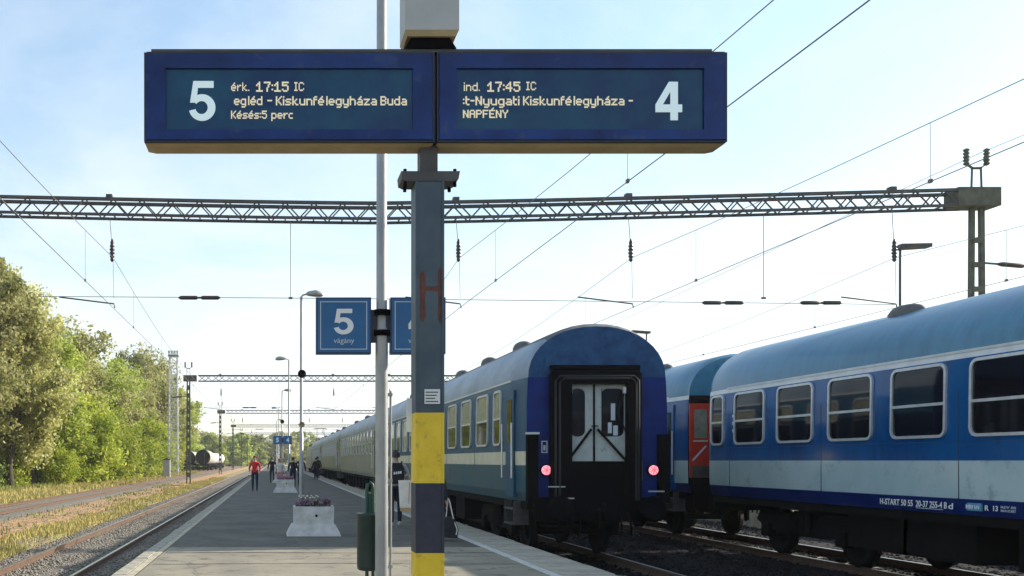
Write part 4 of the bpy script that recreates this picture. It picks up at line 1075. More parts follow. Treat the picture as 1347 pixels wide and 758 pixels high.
MB().tube([(20.9, -30, 10.9), (20.9, 0, 10.1), (20.9, 27, 10.6), (20.9, 55, 9.9), (20.9, 83, 10.3), (20.9, 110, 9.9), (20.9, 140, 10.3)], .010, 5).build('wire_run', 'wire', fw)
gw = thing('span_wire', (-15, 62, 11), 'thin wire slanting from the trees to the pale lattice tower', 'overhead wires')
MB().tube([(-16, 64, 10.6), (-15, 85, 11.8), (-14, 118, 14.8)], .018, 5).build('wire_run', 'wire', gw)

# ------------------------------------------------------------------ platform lamp posts
def lamp(x, y, h, dirn, label, th=.065, speaker=None, style='cobra'):
    t = thing('lamp_post', (x, y, 0), label, 'lamp post', 'platform lamp posts')
    q = MB(); q.tube([(x, y, -.02), (x, y, 2.6), (x, y, 2.62), (x, y, h)], [th, th, th*.75, th*.6], 10); q.build('shaft', 'galv' if style != 'flat' else 'steel_dark', t)
    if style == 'cobra':
        q = MB(); q.tube([(x, y, h-.02), (x+dirn*.06, y, h+.06), (x+dirn*.22, y, h+.10)], .035, 8); q.build('bracket_arm', 'galv', t)
        q = MB(); c0 = x+dirn*.2
        q.tube([(c0, y, h+.10), (c0+dirn*.1, y, h+.12), (c0+dirn*.38, y, h+.13), (c0+dirn*.62, y, h+.09), (c0+dirn*.70, y, h+.05)], [.05, .10, .145, .11, .02], 10); q.build('lamp_head', 'galv', t)
    else:
        q = MB(); q.prism([(x-.12, h-.02), (x+.95*dirn, h+.05), (x+.95*dirn, h+.17), (x-.05, h+.15)] if dirn > 0 else [(x+.15, h), (x+.15, h+.1), (x-.75, h+.16), (x-.75, h+.06)], y-.16, y+.16, 'y'); q.build('lamp_head', 'steel_dark', t)
    if speaker:
        for (z, r, mt) in speaker:
            q = MB(); q.lathe((x+.02, y-.1, z), [(.05, .10), (r*.6, .05), (r, -.12), (r*.93, -.13), (r*.4, -.02)], 16, axis='y'); q.build('loudspeaker', mt, t)
    return t
lamp(1.12, 37, 8.15, 1, 'lamp post with a round black loudspeaker, nearest beyond the concrete planter', .085, [(5.0, .17, 'black'), (2.95, .12, 'warm_tan')])
lamp(1.0, 60, 8.1, -1, 'second lamp post beyond the planter, its head pointing left', .08)
lamp(.80, 87, 8.1, 1, 'third lamp post down the platform, its head pointing right', .08, [(5.2, .2, 'black')])
lamp(.62, 116, 8.1, -1, 'fourth lamp post down the platform, small and pale, head pointing left', .08)
lamp(.5, 150, 8.1, 1, 'farthest lamp post on the platform', .08)
lamp(20.6, 30, 8.45, 1, 'dark lamp post with a flat rectangular head, seen above the right-hand coach roof', .06, style='flat')
lamp(18.8, 46, 7.9, -1, 'flat-headed lamp post peeking over the shoulder of the left train', .06, style='flat')
# far number signs on their own post
fp = thing('sign_post', (.54, 56, 0), 'distant post carrying two small blue number plates', 'sign post')
MB().tube([(.54, 56, -.02), (.54, 56, 3.3)], .05, 8).build('post', 'galv', fp)
for (cx_, n_) in ((.23, '5'), (.86, '4')):
    sg = MB().box(cx_-.26, cx_+.26, 55.93, 56.03, 2.5, 3.02).build('plate', 'sign_blue', fp)
    text(n_, 'numeral', sg, 'white', cx_-.09, cx_+.09, 2.62, 2.9, 55.925, .04)
MB().box(.49, .60, 55.95, 56.05, 2.6, 2.9).build('bracket', 'navy_band', fp)

# pale floodlight tower behind the trees on the left
tw = thing('floodlight_tower', (-13.4, 122, GZ), 'tall pale lattice floodlight tower rising beside the end of the tree row', 'tower')
q = MB(); zt = 15.4
for a in (-1, 1):
    for b in (-1, 1): q.tube([(-13.4+a*.62, 122+b*.62, GZ), (-13.4+a*.50, 122+b*.50, zt)], .09, 4, smooth=False)
q.build('leg', 'galv_far', tw)
q = MB()
for k in range(20):
    z0 = GZ+k*.8; z1 = z0+.8; s = -1 if k % 2 else 1
    for b in (-.58, .58):
        q.bar((-13.4-s*.56, 122+b, z0), (-13.4+s*.56, 122+b, z1), .08); q.bar((-13.4-.56, 122+b, z1), (-13.4+.56, 122+b, z1), .06)
    for a in (-.56, .56): q.bar((-13.4+a, 122-s*.56, z0), (-13.4+a, 122+s*.56, z1), .08)
tag(q.build('lattice', 'galv_far', tw), kind='stuff')
q = MB(); q.box(-14.1, -12.7, 121.4, 122.6, zt, zt+.12); q.build('platform', 'steel_dark', tw)
for k in range(4): MB().frus((-13.95+k*.37, 121.6, 0), zt+.35, zt+.75, (.12, .08), (.16, .14)).build('floodlight', 'galv_far', tw)
MB().box(-14.1, -12.7, 121.55, 121.62, zt+.12, zt+.3).build('railing', 'galv_far', tw)
kb = thing('relay_cabinet', (-12.9, 110, GZ), 'small grey lineside cabinet at the foot of the pale tower', 'cabinet')
q = MB(); q.box(-13.3, -12.5, 109.8, 110.4, GZ, 1.6); q.build('case', 'housing', kb); q = MB(); q.prism([(-13.4, 1.6), (-12.4, 1.6), (-12.9, 1.85)], 109.7, 110.5, 'y'); q.build('roof', 'steel_dark', kb)

# ------------------------------------------------------------------ tank wagons and vans far left
def wagon(cx, y, L, r, m, label, end):
    t = thing('freight_wagon', (cx, y, GZ), label, 'freight wagon', 'wagons parked on the far left track')
    q = MB(); zc = GZ+1.35+r
    q.lathe((cx, y, zc), [(r*.3, 0), (r*.8, .15), (r, .5), (r, L-.5), (r*.8, L-.15), (r*.3, L)], 20, axis='y'); q.build('tank', [m], t)
    if end:
        q = MB(); q.lathe((cx, y-.05, zc), [(r*1.02, .5), (r*1.04, .0), (r*.85, -.05), (r*.4, -.12)], 20, axis='y'); q.build('end_plate', 'black', t)
        q = MB(); q.bar((cx+r*.2, y-.25, zc-r), (cx+r*.2, y-.25, zc+r*.6), .1); q.build('ladder', 'steel_green', t)
    q = MB(); q.box(cx-1.2, cx+1.2, y, y+L, GZ+1.05, GZ+1.4); q.build('chassis', 'black', t)
    for k in (1.8, L-1.8):
        q = MB(); 
        for a in (-.8, .8):
            for b in (-.8, .8): q.lathe((cx+b, y+k+a, GZ+.55), [(.45, -.06), (.45, .06)], 12, axis='x')
        q.box(cx-1.1, cx+1.1, y+k-1.2, y+k+1.2, GZ+.35, GZ+.85)
        q.build('bogie', 'underframe', t)
    return t
tr_ = track(-13.8, 150, 420, 4, y_s=160); track(-17.4, 150, 420, 4, y_s=160)
wagon(-13.8, 178, 13, 1.42, 'wagon_beige', 'beige tank wagon with a dark round end, right one of the two facing the camera', True)
wagon(-13.8, 192.5, 13, 1.25, 'wagon_grey', 'pale tank wagon coupled behind the beige one', False)
wagon(-13.8, 207, 13, 1.25, 'wagon_grey', 'third pale wagon of the string, beside the fourth gantry column', False)
wagon(-13.8, 221.5, 13, 1.25, 'wagon_grey', 'farthest pale wagon of the string', False)
wagon(-17.4, 186, 13, 1.35, 'wagon_beige', 'tank wagon with a dark round end, left of the two, behind the second gantry column', True)

# ------------------------------------------------------------------ planters
def planter(x, y, s, flower, label, seed, pale):
    t = thing('planter', (x, y, 0), label, 'planter', 'concrete planters on the platform')
    q = MB(); q.frus((x, y, 0), 0, .10*s, (.54*s, .40*s), (.50*s, .36*s)); q.frus((x, y, 0), .10*s, .22*s, (.50*s, .36*s), (.43*s, .33*s)); q.build('foot', 'concrete_planter', t)
    # bowl with rim and sunk soil
    q = MB(); o = [(-.36, -.27), (.36, -.27), (.36, .27), (-.36, .27)]
    def ring(k, z, kx=1): return [(x+a*k*s*kx, y+b*k*s, z*s) for a, b in o]
    vs = ring(1.10, .221)+ring(1.12, .585)+ring(1.00, .585)+ring(.96, .50)
    q.add(vs, [(a*4+i, a*4+(i+1) % 4, a*4+4+(i+1) % 4, a*4+4+i) for a in range(3) for i in range(4)]+[(0, 3, 2, 1)]); q.build('bowl', 'concrete_planter', t)
    q = MB(); q.add(ring(.955, .505), [(0, 1, 2, 3)]); q.build('soil', 'soil', t)
    q = MB(); q.lathe((x+.05*s, y-.295*s, .40*s), [(.028*s, .02), (.028*s, -.006)], 10, axis='y'); q.build('drain_hole', 'black', t)
    rs = np.random.RandomState(seed); n = 900
    px_ = x+rs.uniform(-.33, .33, n)*s; py_ = y+rs.uniform(-.25, .25, n)*s
    hh = (.10+.13*rs.uniform(0, 1, n)+.05*np.sin(px_*9))*s; z0 = .50*s
    a = rs.uniform(0, 2*PI, n); w = .010*s
    V = np.stack([np.stack([px_-w*np.cos(a), py_-w*np.sin(a), np.full(n, z0)], -1), np.stack([px_+w*np.cos(a), py_+w*np.sin(a), np.full(n, z0)], -1), np.stack([px_+rs.normal(0, .02, n), py_+rs.normal(0, .02, n), z0+hh], -1)], 1)
    V -= np.array([x, y, 0])
    tag(np_mesh('stems', V.reshape(-1, 3), np.arange(3*n).reshape(n, 3), 'stem', t), kind='stuff')
    n2 = 700
    c = np.stack([rs.uniform(-.34, .34, n2)*s, rs.uniform(-.26, .26, n2)*s, z0+(.09+.13*rs.uniform(0, 1, n2))*s], -1)
    u = rs.normal(0, 1, (n2, 3)); u /= np.linalg.norm(u, axis=1)[:, None]; v = np.cross(u, rs.normal(0, 1, (n2, 3))); v /= np.linalg.norm(v, axis=1)[:, None]
    r = .022*s
    V = np.stack([c-u*r-v*r, c+u*r-v*r, c+u*r+v*r, c-u*r+v*r], 1)
    tag(np_mesh('blooms', V.reshape(-1, 3), np.arange(4*n2).reshape(n2, 4), flower, t), kind='stuff')
    if pale:
        q = MB()  # row of small pale specks along the planter top
        for k in range(14): q.cbox((x-.28*s+k*.028*s+rs.uniform(-.01, .01), y+rs.uniform(-.1, .15), .76*s+rs.uniform(-.02, .03)), (.026, .026, .022))
        q.build('pale_specks', 'speck_pale', t)
    return t
planter(.80, 18.45, 1.0, 'flower', 'nearest concrete planter, pale grey with purple heather and a black drain hole', 3, True)
planter(.55, 43, 1.05, 'flower_pink', 'second concrete planter, with pink flowers, at the foot of the lamp post', 4, False)
planter(.45, 62, 1.0, 'flower', 'farthest concrete planter, small, among the waiting people', 5, False)

# ------------------------------------------------------------------ people
def person(label, x, y, face, h, top, legs, shoes, hair, pose, group=None, skirt=None, hood=False):
    """face: +1 looks at the camera (-y), -1 looks away. pose: dict of joint offsets for a 1.75 m figure (x right, y forward)"""
    k = h/1.75
    t = thing('person', (x, y, 0), label, 'person', group)
    f = face
    def P(a, b, c): return Vector((x+a*k, y-b*k*f, c*k))
    J = {}; R = {}; E = []; part = {}
    def j(n, a, b, c, r, parent=None, m=0):
        J[n] = (a, b, c); R[n] = r
        if parent: E.append((parent, n)); part[(parent, n)] = m
    stride = pose.get('stride', .12)
    j('pelvis', 0, 0, .96, (.155, .115))
    j('waist', 0, 0, 1.10, (.135, .10), 'pelvis', 0)
    j('chest', 0, .0, 1.30, (.165, .115), 'waist', 0)
    j('neck_b', 0, -.01, 1.455, (.085, .075), 'chest', 0)
    j('neck', 0, .0, 1.53, (.052, .052), 'neck_b', 3)
    j('head_c', 0, .015, 1.62, (.080, .092), 'neck', 3)
    j('head_t', 0, .0, 1.70, (.070, .080), 'head_c', 3)
    for s, n in ((-1, 'l'), (1, 'r')):
        st = stride*(1 if s > 0 else -1)
        j('hip'+n, s*.095, 0, .90, (.095, .10), 'pelvis', 1)
        j('knee'+n, s*.105, st*.45+.02, .50, (.062, .066), 'hip'+n, 1)
        j('calf'+n, s*.105, st*.8-.01, .33, (.056, .060), 'knee'+n, 1)
        j('ankle'+n, s*.105, st, .09, (.040, .043), 'calf'+n, 1)
        j('heel'+n, s*.105, st+.02, .045, (.040, .042), 'ankle'+n, 2)
        j('toe'+n, s*.115, st+.17, .035, (.042, .030), 'heel'+n, 2)
        ax, ay, az = pose.get('elbow'+n, (.27, -.03, 1.13)); hx, hy, hz = pose.get('hand'+n, (.29, .06, .90))
        j('sh'+n, s*.185, 0, 1.40, (.070, .070), 'chest', 0)
        j('el'+n, s*ax, ay, az, (.052, .052), 'sh'+n, 0)
        j('wr'+n, s*hx, hy, hz, (.036, .036), 'el'+n, 0)
        d = Vector((s*(hx-ax), hy-ay, hz-az)).normalized()
        pm = Vector((s*hx, hy, hz))+d*.07
        j('palm'+n, *pm, (.022, .036), 'wr'+n, 3)
        side = Vector((0, 1, 0)) if abs(d.y) < .7 else Vector((1, 0, 0))
        for q, (off, ln) in enumerate(((-.03, .065), (-.01, .078), (.01, .074), (.03, .058))):
            b0 = pm+d*.035+side*off; j(f'f{q}a{n}', *b0, (.010, .010), 'palm'+n, 3)
            b1 = b0+d*ln*.55+Vector((-s*.012, 0, 0)); j(f'f{q}b{n}', *b1, (.0095, .0095), f'f{q}a{n}', 3)
            b2 = b1+d*ln*.45+Vector((-s*.022, 0, 0)); j(f'f{q}c{n}', *b2, (.008, .008), f'f{q}b{n}', 3)
        tb = Vector((s*hx, hy, hz))+d*.03+side*.032; j('th1'+n, *tb, (.012, .012), 'palm'+n, 3)
        te = tb+d*.035+side*.020; j('th2'+n, *te, (.010, .010), 'th1'+n, 3)
    names = list(J); idx = {n: i for i, n in enumerate(names)}
    me = bpy.data.meshes.new('body')
    O_ = Vector((x, y, 0))
    me.from_pydata([P(*J[n])-O_ for n in names], [(idx[a], idx[b]) for a, b in E], [])
    ob = bpy.data.objects.new('body', me); COL.objects.link(ob)
    sk = ob.modifiers.new('skin', 'SKIN'); sk.use_smooth_shade = True
    sv = me.skin_vertices[0].data if me.skin_vertices else None
    if sv is None:
        me.attributes  # skin layer is created with the modifier below
    bpy.context.view_layer.objects.active = ob
    if not me.skin_vertices:
        import bmesh
        bm = bmesh.new(); bm.from_mesh(me); bm.verts.layers.skin.verify(); bm.to_mesh(me); bm.free()
    for n in names:
        r = R[n]; me.skin_vertices[0].data[idx[n]].radius = (r[0]*k, r[1]*k)
    me.skin_vertices[0].data[0].use_root = True
    ss = ob.modifiers.new('sub', 'SUBSURF'); ss.levels = 2; ss.render_levels = 2
    dg = bpy.context.evaluated_depsgraph_get(); dg.update()
    out = bpy.data.meshes.new_from_object(ob.evaluated_get(dg))
    bpy.data.objects.remove(ob)
    out.materials.clear()
    for m_ in (top, legs, shoes, 'skin'): out.materials.append(M[m_])
    segs = [(P(*J[a])-O_, P(*J[b])-O_, part[(a, b)]) for a, b in E]
    A = np.array([s_[0][:] for s_ in segs]); B = np.array([s_[1][:] for s_ in segs]); mm = np.array([s_[2] for s_ in segs])
    C = np.array([p.center[:] for p in out.polygons])
    D = B-A; tt = np.clip(((C[:, None]-A[None])*D[None]).sum(-1)/(D*D).sum(-1)[None], 0, 1)
    dist = np.linalg.norm(C[:, None]-(A[None]+tt[..., None]*D[None]), axis=-1)
    mi = mm[dist.argmin(1)]
    mi[(C[:, 2] < .99*k) & (mi == 0) & (np.abs(C[:, 0]) < .19*k)] = 0 if pose.get('long') else 0
    mi[(C[:, 2] < .11*k)] = 2
    out.polygons.foreach_set('material_index', mi.astype(np.int32)); out.polygons.foreach_set('use_smooth', [True]*len(mi))
    bo = bpy.data.objects.new('body', out); COL.objects.link(bo); bo.parent = t
    # jacket hem, hair cap, nose and ears
    q = MB(); prof = [(.158, .86), (.168, .90), (.160, 1.02), (.145, 1.12)] if pose.get('long') else [(.150, .93), (.160, .95), (.152, 1.03), (.14, 1.10)]
    vs = []; nn = 16
    for r_, z_ in prof:
        for i in range(nn):
            a = 2*PI*i/nn; vs.append(P(r_*1.10*math.cos(a), r_*.85*math.sin(a), z_))
    q.add(vs, [(i*nn+j_, i*nn+(j_+1) % nn, (i+1)*nn+(j_+1) % nn, (i+1)*nn+j_) for i in range(len(prof)-1) for j_ in range(nn)], 0, True)
    q.build('jacket_hem', top, t)
    q = MB(); vs = []; fs = []; rows = 7; nn = 14
    long_ = pose.get('hair_long', 0)
    for i in range(rows):
        ph = i/(rows-1)
        for j_ in range(nn):
            a = 2*PI*j_/nn
            back = (1-math.sin(a))/2                      # 1 at the back of the head
            low = 1.58-.10*long_ if back > .45 else 1.665
            z_ = 1.755-(1.755-low)*ph**1.1
            rr = .098*math.sin(min(1, .15+ph*1.15)*PI/2)*(1+.05*math.sin(5*a+i))
            vs.append(P(rr*.95*math.cos(a), rr*1.08*math.sin(a)-.004, z_))
    fs = [(i*nn+j_, i*nn+(j_+1) % nn, (i+1)*nn+(j_+1) % nn, (i+1)*nn+j_) for i in range(rows-1) for j_ in range(nn)]+[tuple(range(nn))]
    q.add(vs, fs, 0, True); q.build('hair', hair, t)
    q = MB()
    q.tube([P(0, .085, 1.645), P(0, .112, 1.612), P(0, .098, 1.60)], [.008*k, .014*k, .012*k], 6)
    for s in (-1, 1): q.tube([P(s*.083, .0, 1.645), P(s*.092, -.005, 1.625), P(s*.085, .0, 1.595)], [.010*k, .015*k, .008*k], 6)
    q.build('nose_and_ears', 'skin', t)
    q = MB()
    for s in (-1, 1): q.cbox(P(s*.032, .100, 1.65), (.018*k, .010, .009*k))
    q.cbox(P(0, .100, 1.572), (.042*k, .010, .008*k)); q.build('eyes_and_mouth', 'hair_dark', t)
    return t, P

pa, PA = person('person walking away along the train, dark hair, grey hoodie, black backpack, white shoes', (520.5-360)*20.7/FPX, 20.7, -1, 1.74, 'cloth_grey', 'cloth_navy', 'shoe_white', 'hair_dark',
       {'stride': .13, 'elbowr': (.30, .02, 1.16), 'handr': (.27, .12, .98)}, 'people on the platform')
bpk = thing('backpack', PA(0, -.18, 1.0), 'black backpack with white lettering on the back of the person walking away', 'backpack')
q = MB(); x_, y_ = PA(0, 0, 0)[:2]
q.prism([(x_-.13, .98), (x_+.13, .98), (x_+.155, 1.08), (x_+.145, 1.36), (x_+.09, 1.45), (x_-.09, 1.45), (x_-.145, 1.36), (x_-.155, 1.08)], y_-.29, y_-.11, 'y'); q.build('sack', 'cloth_black', bpk)
q = MB(); q.prism([(x_-.11, .99), (x_+.11, .99), (x_+.12, 1.15), (x_-.12, 1.15)], y_-.335, y_-.292, 'y'); q.build('front_pocket', 'cloth_black', bpk)
for s in (-1, 1):
    q = MB(); q.tube([(x_+s*.10, y_-.14, 1.40), (x_+s*.13, y_-.05, 1.47), (x_+s*.14, y_+.09, 1.42), (x_+s*.15, y_+.12, 1.25), (x_+s*.15, y_-.12, 1.05)], .020, 6); q.build('shoulder_strap', 'cloth_black', bpk)
q = MB()
for k_, (a, b) in enumerate(((-.085, -.05), (-.035, -.005), (.01, .045), (.055, .09))):
    q.box(x_+a, x_+b, y_-.298, y_-.291, 1.19+.006*k_, 1.245+.006*k_)
q.build('white_print', 'white', bpk)

# second person, mostly hidden behind the banded pole
bx_ = (566-360)*17.2/FPX
pb, PB = person('person with brown hair and dark coat, mostly hidden behind the banded pole', bx_, 17.2, -1, 1.64, 'cloth_black', 'cloth_navy', 'shoe_dark', 'hair_brown',
       {'stride': .08, 'elbowl': (.36, -.02, 1.20), 'handl': (.45, .0, 1.05), 'elbowr': (.28, -.02, 1.10), 'handr': (.33, .02, .80), 'hair_long': 1, 'long': 1}, 'people on the platform')
tb = thing('tote_bag', (bx_-.43, 17.1, .50), 'large cream tote bag with a tan base held left of the banded pole', 'bag')
tx = (536-360)*17.1/FPX
q = MB(); q.frus((tx, 17.1, 0), .62, 1.13, (.135, .07), (.165, .05)); q.build('body', 'bag_white', tb)
q = MB(); q.frus((tx, 17.1, 0), .55, .619, (.125, .07), (.136, .072)); q.build('base', 'bag_tan', tb)
q = MB()
for yy in (-.04, .04): q.tube([(tx-.06, 17.1+yy, 1.12), (tx-.03, 17.1+yy, 1.22), (tx+.0, 17.1+yy, 1.24), (tx+.03, 17.1+yy, 1.22), (tx+.06, 17.1+yy, 1.12)], .009, 6)
q.build('handle', 'bag_tan', tb)
q = MB(); q.bar((tx+.01, 17.04, .64), (tx+.03, 17.03, 1.10), .012); q.build('seam', 'bag_tan', tb)
sb_ = thing('travel_bag', (bx_+.36, 17.1, .05), 'black travel bag with a pale hanging strap, right of the banded pole', 'bag')
sx_ = (591-360)*17.1/FPX
q = MB(); q.prism([(sx_-.16, .07), (sx_+.13, .05), (sx_+.15, .22), (sx_+.08, .40), (sx_-.03, .46), (sx_-.15, .40)], 16.98, 17.22, 'y'); q.build('body', 'cloth_black', sb_)
q = MB(); q.tube([(sx_-.06, 17.1, .45), (sx_-.02, 17.1, .80), (sx_+.0, 17.08, .74), (sx_+.06, 17.0, .40), (sx_+.12, 16.96, .22), (sx_+.10, 16.96, .12)], .011, 6); q.build('strap', 'bag_white', sb_)

person('person in a bright red jacket and dark trousers walking towards the camera', -.93, 45, 1, 1.74, 'cloth_red', 'cloth_navy', 'shoe_dark', 'hair_dark',
       {'stride': .09, 'elbowl': (.27, -.04, 1.14), 'handl': (.25, .10, .98), 'elbowr': (.27, -.04, 1.14), 'handr': (.24, .10, .98)}, 'people on the platform')
far_p = [('person in black standing at the left edge of the waiting group', -.10, 62, -1, 1.75, 'cloth_black', 'cloth_black', 'hair_dark'),
         ('person in a pale top beside the second planter', .33, 50, 1, 1.62, 'cloth_pale', 'cloth_pink', 'hair_brown'),
         ('person in dark clothes standing under the small number plates', 1.10, 52, -1, 1.70, 'cloth_black', 'cloth_navy', 'hair_dark'),
         ('person in dark clothes right beside the lamp post with the loudspeaker', 1.62, 55, -1, 1.78, 'cloth_navy', 'cloth_black', 'hair_dark'),
         ('person in black about to board the distant grey-green coach', 3.35, 72, -1, 1.75, 'cloth_black', 'cloth_black', 'hair_dark'),
         ('person in black behind the one boarding the distant coach', 3.70, 77, -1, 1.85, 'cloth_black', 'cloth_navy', 'hair_dark')]
for (lab, x, y, f, h, a, b, c) in far_p:
    person(lab, x, y, f, h, a, b, 'shoe_dark', c, {'stride': random.uniform(-.1, .1)}, 'people on the platform')

# ------------------------------------------------------------------ trees
def make_tree(seed, h, rad, leaf, nleaf, low=.18, bushy=False, lsize=.17):
    rs = np.random.RandomState(seed); rnd = random.Random(seed)
    tr = MB(); ends = []
    nstem = rnd.choice((1, 2, 3)) if bushy else 1
    for s in range(nstem):
        bx, by = (rnd.uniform(-.5, .5), rnd.uniform(-.5, .5)) if nstem > 1 else (0, 0)
        r0 = h*.017/(nstem**.4)
        pts = [Vector((bx, by, -.3))]
        for i in range(1, 9):
            pts.append(Vector((bx+rnd.uniform(-.25, .25)*i*.35, by+rnd.uniform(-.25, .25)*i*.35, h*.9*i/8)))
        tr.tube(pts, [r0*(1-.9*i/8)*(1.4 if i == 0 else 1) for i in range(9)], 8)
        for i in range(2, 9):
            for q in range(4 if i < 8 else 2):
                a = rnd.uniform(0, 2*PI); z = pts[i].z
                u = z/h; prof = math.sin(min(1, max(.08, (u-low)/(1-low)*.85+.18))*PI)**.6
                ln = rad*prof*rnd.uniform(.55, 1.1)
                e = pts[i]+Vector((math.cos(a)*ln, math.sin(a)*ln, ln*rnd.uniform(.15, .7)))
                if i == 8: e = pts[i]+Vector((math.cos(a)*ln*.4, math.sin(a)*ln*.4, h*.1*rnd.uniform(.4, 1)))
                mid = (pts[i]+e)/2+Vector((0, 0, -.08*ln))
                tr.tube([pts[i], mid, e], [r0*.35, r0*.22, .02], 5, cap=False)
                ends += [e, (mid+e)/2]
                if i < 7: ends.append(mid)
                for _ in range(2):
                    b2 = mid+(e-mid)*rnd.uniform(0, .8)+Vector([rnd.uniform(-1, 1)*rad*.33 for _ in range(3)])
                    tr.tube([mid, b2], [r0*.15, .015], 4, cap=False); ends.append(b2)
    ends = np.array([e[:] for e in ends])
    zs = ends[:, 2]
    keep = zs > h*low*.8; ends = ends[keep]
    if bushy:
        n = 60; a = rs.uniform(0, 2*PI, n); r = rad*rs.uniform(.3, 1, n)**.5*.95
        ends = np.vstack([ends, np.stack([r*np.cos(a), r*np.sin(a), h*rs.uniform(.03, .55, n)], -1)])
    nc = len(ends)
    cs = rs.uniform(.5, 1.15, nc)*rad*.31
    pick = rs.randint(0, nc, nleaf)
    d = rs.normal(0, 1, (nleaf, 3)); d /= np.linalg.norm(d, axis=1)[:, None]
    rr = rs.uniform(0, 1, nleaf)**.45
    c = ends[pick]+d*(cs[pick]*rr)[:, None]*np.array([1, 1, .72])
    nrm = d*.9+rs.normal(0, .7, (nleaf, 3)); nrm /= np.linalg.norm(nrm, axis=1)[:, None]
    u = np.cross(nrm, rs.normal(0, 1, (nleaf, 3))); u /= np.linalg.norm(u, axis=1)[:, None]; v = np.cross(nrm, u)
    sz = lsize*rs.uniform(.55, 1.25, nleaf)[:, None]
    V = np.stack([c-u*sz, c-v*sz*.55, c+u*sz, c+v*sz*.55], 1)
    crown = np_mesh('crown', V.reshape(-1, 3), np.arange(4*nleaf).reshape(nleaf, 4), leaf)
    trunk = tr.build('trunk', 'bark')
    COL.objects.unlink(crown); COL.objects.unlink(trunk)
    return trunk, crown
protos = {'tall': [make_tree(1, 17, 4.4, 'leaf_grey', 26000, .16), make_tree(2, 15, 4.6, 'leaf_grey', 24000, .14)],
          'round': [make_tree(3, 13, 4.4, 'leaf_mid', 24000, .12), make_tree(4, 12.5, 4.8, 'leaf_grey', 22000, .12)],
          'bush': [make_tree(5, 7.5, 3.8, 'leaf_bright', 22000, .05, True), make_tree(6, 6, 3.6, 'leaf_bright', 18000, .03, True)],
          'dark': [make_tree(7, 5.5, 3.6, 'leaf_dark', 15000, .03, True)],
          'far': [make_tree(8, 12, 5.0, 'leaf_mid', 9000, .05, True, .42), make_tree(9, 11, 5.5, 'leaf_grey', 9000, .05, True, .42)]}
def tree(kind, var, x, y, s, label, group, sz=1.0, cat='tree'):
    t = thing('shrub' if cat == 'shrub' else 'tree', (x, y, GZ-.05), label, cat, group)
    tk, cr_ = protos[kind][var]
    rz = random.uniform(0, 2*PI)
    for o_ in (tk, cr_):
        c = o_.copy(); COL.objects.link(c); c.parent = t
    t.rotation_euler = (0, 0, rz); t.scale = (s, s, s*sz)
    return t
ordn = ['first', 'second', 'third', 'fourth', 'fifth', 'sixth', 'seventh', 'eighth', 'ninth', 'tenth', 'eleventh', 'twelfth', 'thirteenth', 'fourteenth', 'fifteenth', 'sixteenth', 'seventeenth', 'eighteenth']
# (kind, variant, x, y, scale, z scale) tall trees of the row, near to far
row = [('tall', 0, -20.6, 62, .98, 1.08), ('tall', 1, -19.6, 68, .95, 1.12), ('round', 0, -24.5, 74, 1.1, 1.15), ('round', 1, -25, 84, 1.1, 1.1), ('round', 0, -24.5, 98, 1.1, 1.05), ('round', 1, -25.5, 116, 1.15, 1.1), ('round', 0, -19.6, 75, 1.02, 1.0), ('tall', 1, -22.5, 80, .85, .92), ('round', 1, -19.3, 86, 1.05, 1.05),
       ('round', 0, -19.8, 94, .92, 1.0), ('round', 1, -19.2, 103, .95, .98), ('round', 0, -20, 113, 1.05, 1.05), ('tall', 0, -20, 125, .86, .98), ('round', 1, -19.2, 137, 1.2, 1.18), ('round', 0, -18.8, 150, 1.15, 1.15), ('tall', 1, -18.8, 163, .98, 1.0), ('round', 0, -18.6, 176, 1.1, 1.1), ('round', 1, -20.6, 70, .9, .95)]
row.sort(key=lambda p: p[2]/p[3])
for i, (kd, v, x, y, s, z) in enumerate(row):
    tree(kd, v, x, y, s, f'{ordn[i]} tree of the row from the left, ' + {'tall': 'tall and greyish green', 'round': 'rounded and ' + ('mid' if v == 0 else 'greyish') + ' green'}[kd], 'row of trees left of the tracks', z)
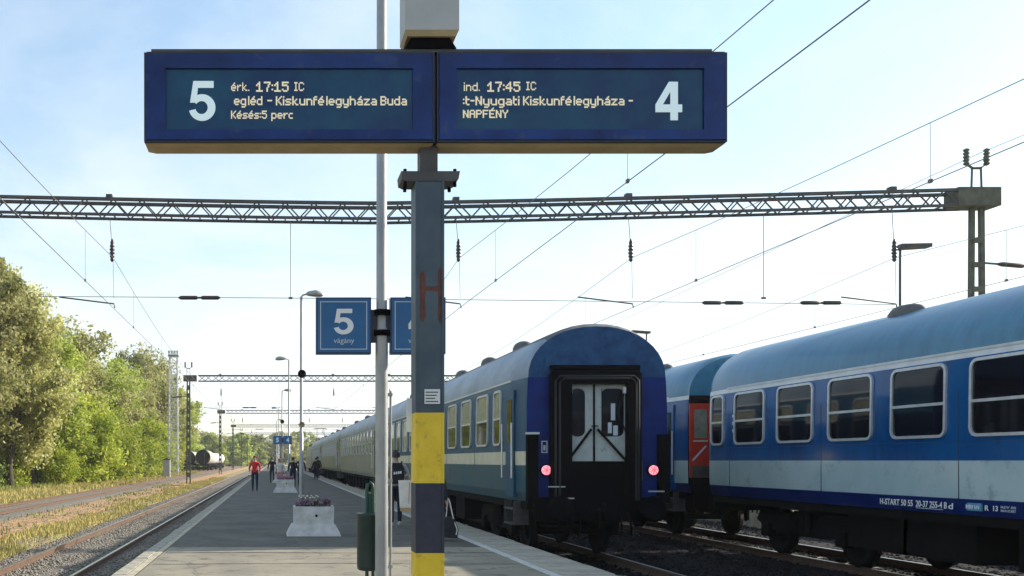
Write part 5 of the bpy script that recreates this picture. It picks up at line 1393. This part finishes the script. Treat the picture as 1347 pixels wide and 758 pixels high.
sh = [('dark', 0, -22.5, 66, .8), ('bush', 1, -21.0, 70, .7), ('bush', 1, -18.0, 76, .5), ('dark', 0, -21, 79, .8), ('bush', 0, -17.4, 83, .95), ('bush', 1, -16.8, 91, .8), ('bush', 0, -17.2, 98, .85), ('dark', 0, -17.8, 105, .9), ('bush', 0, -17.2, 112, 1.0), ('bush', 1, -17.0, 122, .9), ('bush', 0, -17.6, 133, .9), ('bush', 1, -17.8, 146, 1.0), ('dark', 0, -19.6, 158, 1.1)]
sh.sort(key=lambda p: p[2]/p[3])
for i, (kd, v, x, y, s) in enumerate(sh):
    tree(kd, v, x, y, s, f'{ordn[i]} bush from the left under the tree row, ' + ('bright yellow-green' if kd == 'bush' else 'dark green'), 'bushes at the foot of the trees', 1.0, 'shrub')
# thicket filling the back of the row
tag(grass('undergrowth', [(-40, -20.5)], 26000, 40, 190, 1.1, 'greengrass', 21), 'dim green undergrowth behind the row of trees', 'undergrowth', kind='stuff')
xs_far = [(-60, 300), (-50, 280), (-41, 300), (-34, 262), (-27, 285), (-20, 300), (-24, 330), (-13, 330), (-7, 345), (-1, 360), (5, 355), (11, 365), (-17, 350), (-33, 320), (-70, 290), (18, 370), (-9.5, 390), (1.5, 400)]
xs_far.sort(key=lambda p: p[0]/p[1])
for i, (x, y) in enumerate(xs_far):
    tree('far', i % 2, x, y, random.uniform(.9, 1.2), ordn[i]+' tree from the left in the far wood closing the view, '+['olive', 'greyish'][i % 2], 'trees closing the end of the line', random.uniform(.85, 1.1))

# ------------------------------------------------------------------ summer haze
hz_ = MB().box(-300, 300, -60, 520, -2.6, 26).build('haze', M['galv'])
hm = bpy.data.materials.new('thin_haze'); hm.use_nodes = True; hn_ = hm.node_tree.nodes; hn_.remove(hn_['Principled BSDF'])
pv = hn_.new('ShaderNodeVolumePrincipled'); pv.inputs['Color'].default_value = (.92, .95, .98, 1); pv.inputs['Density'].default_value = .00028; pv.inputs['Anisotropy'].default_value = .3
hm.node_tree.links.new(pv.outputs[0], hn_['Material Output'].inputs['Volume'])
hz_.data.materials.clear(); hz_.data.materials.append(hm); tag(hz_, kind='stuff')
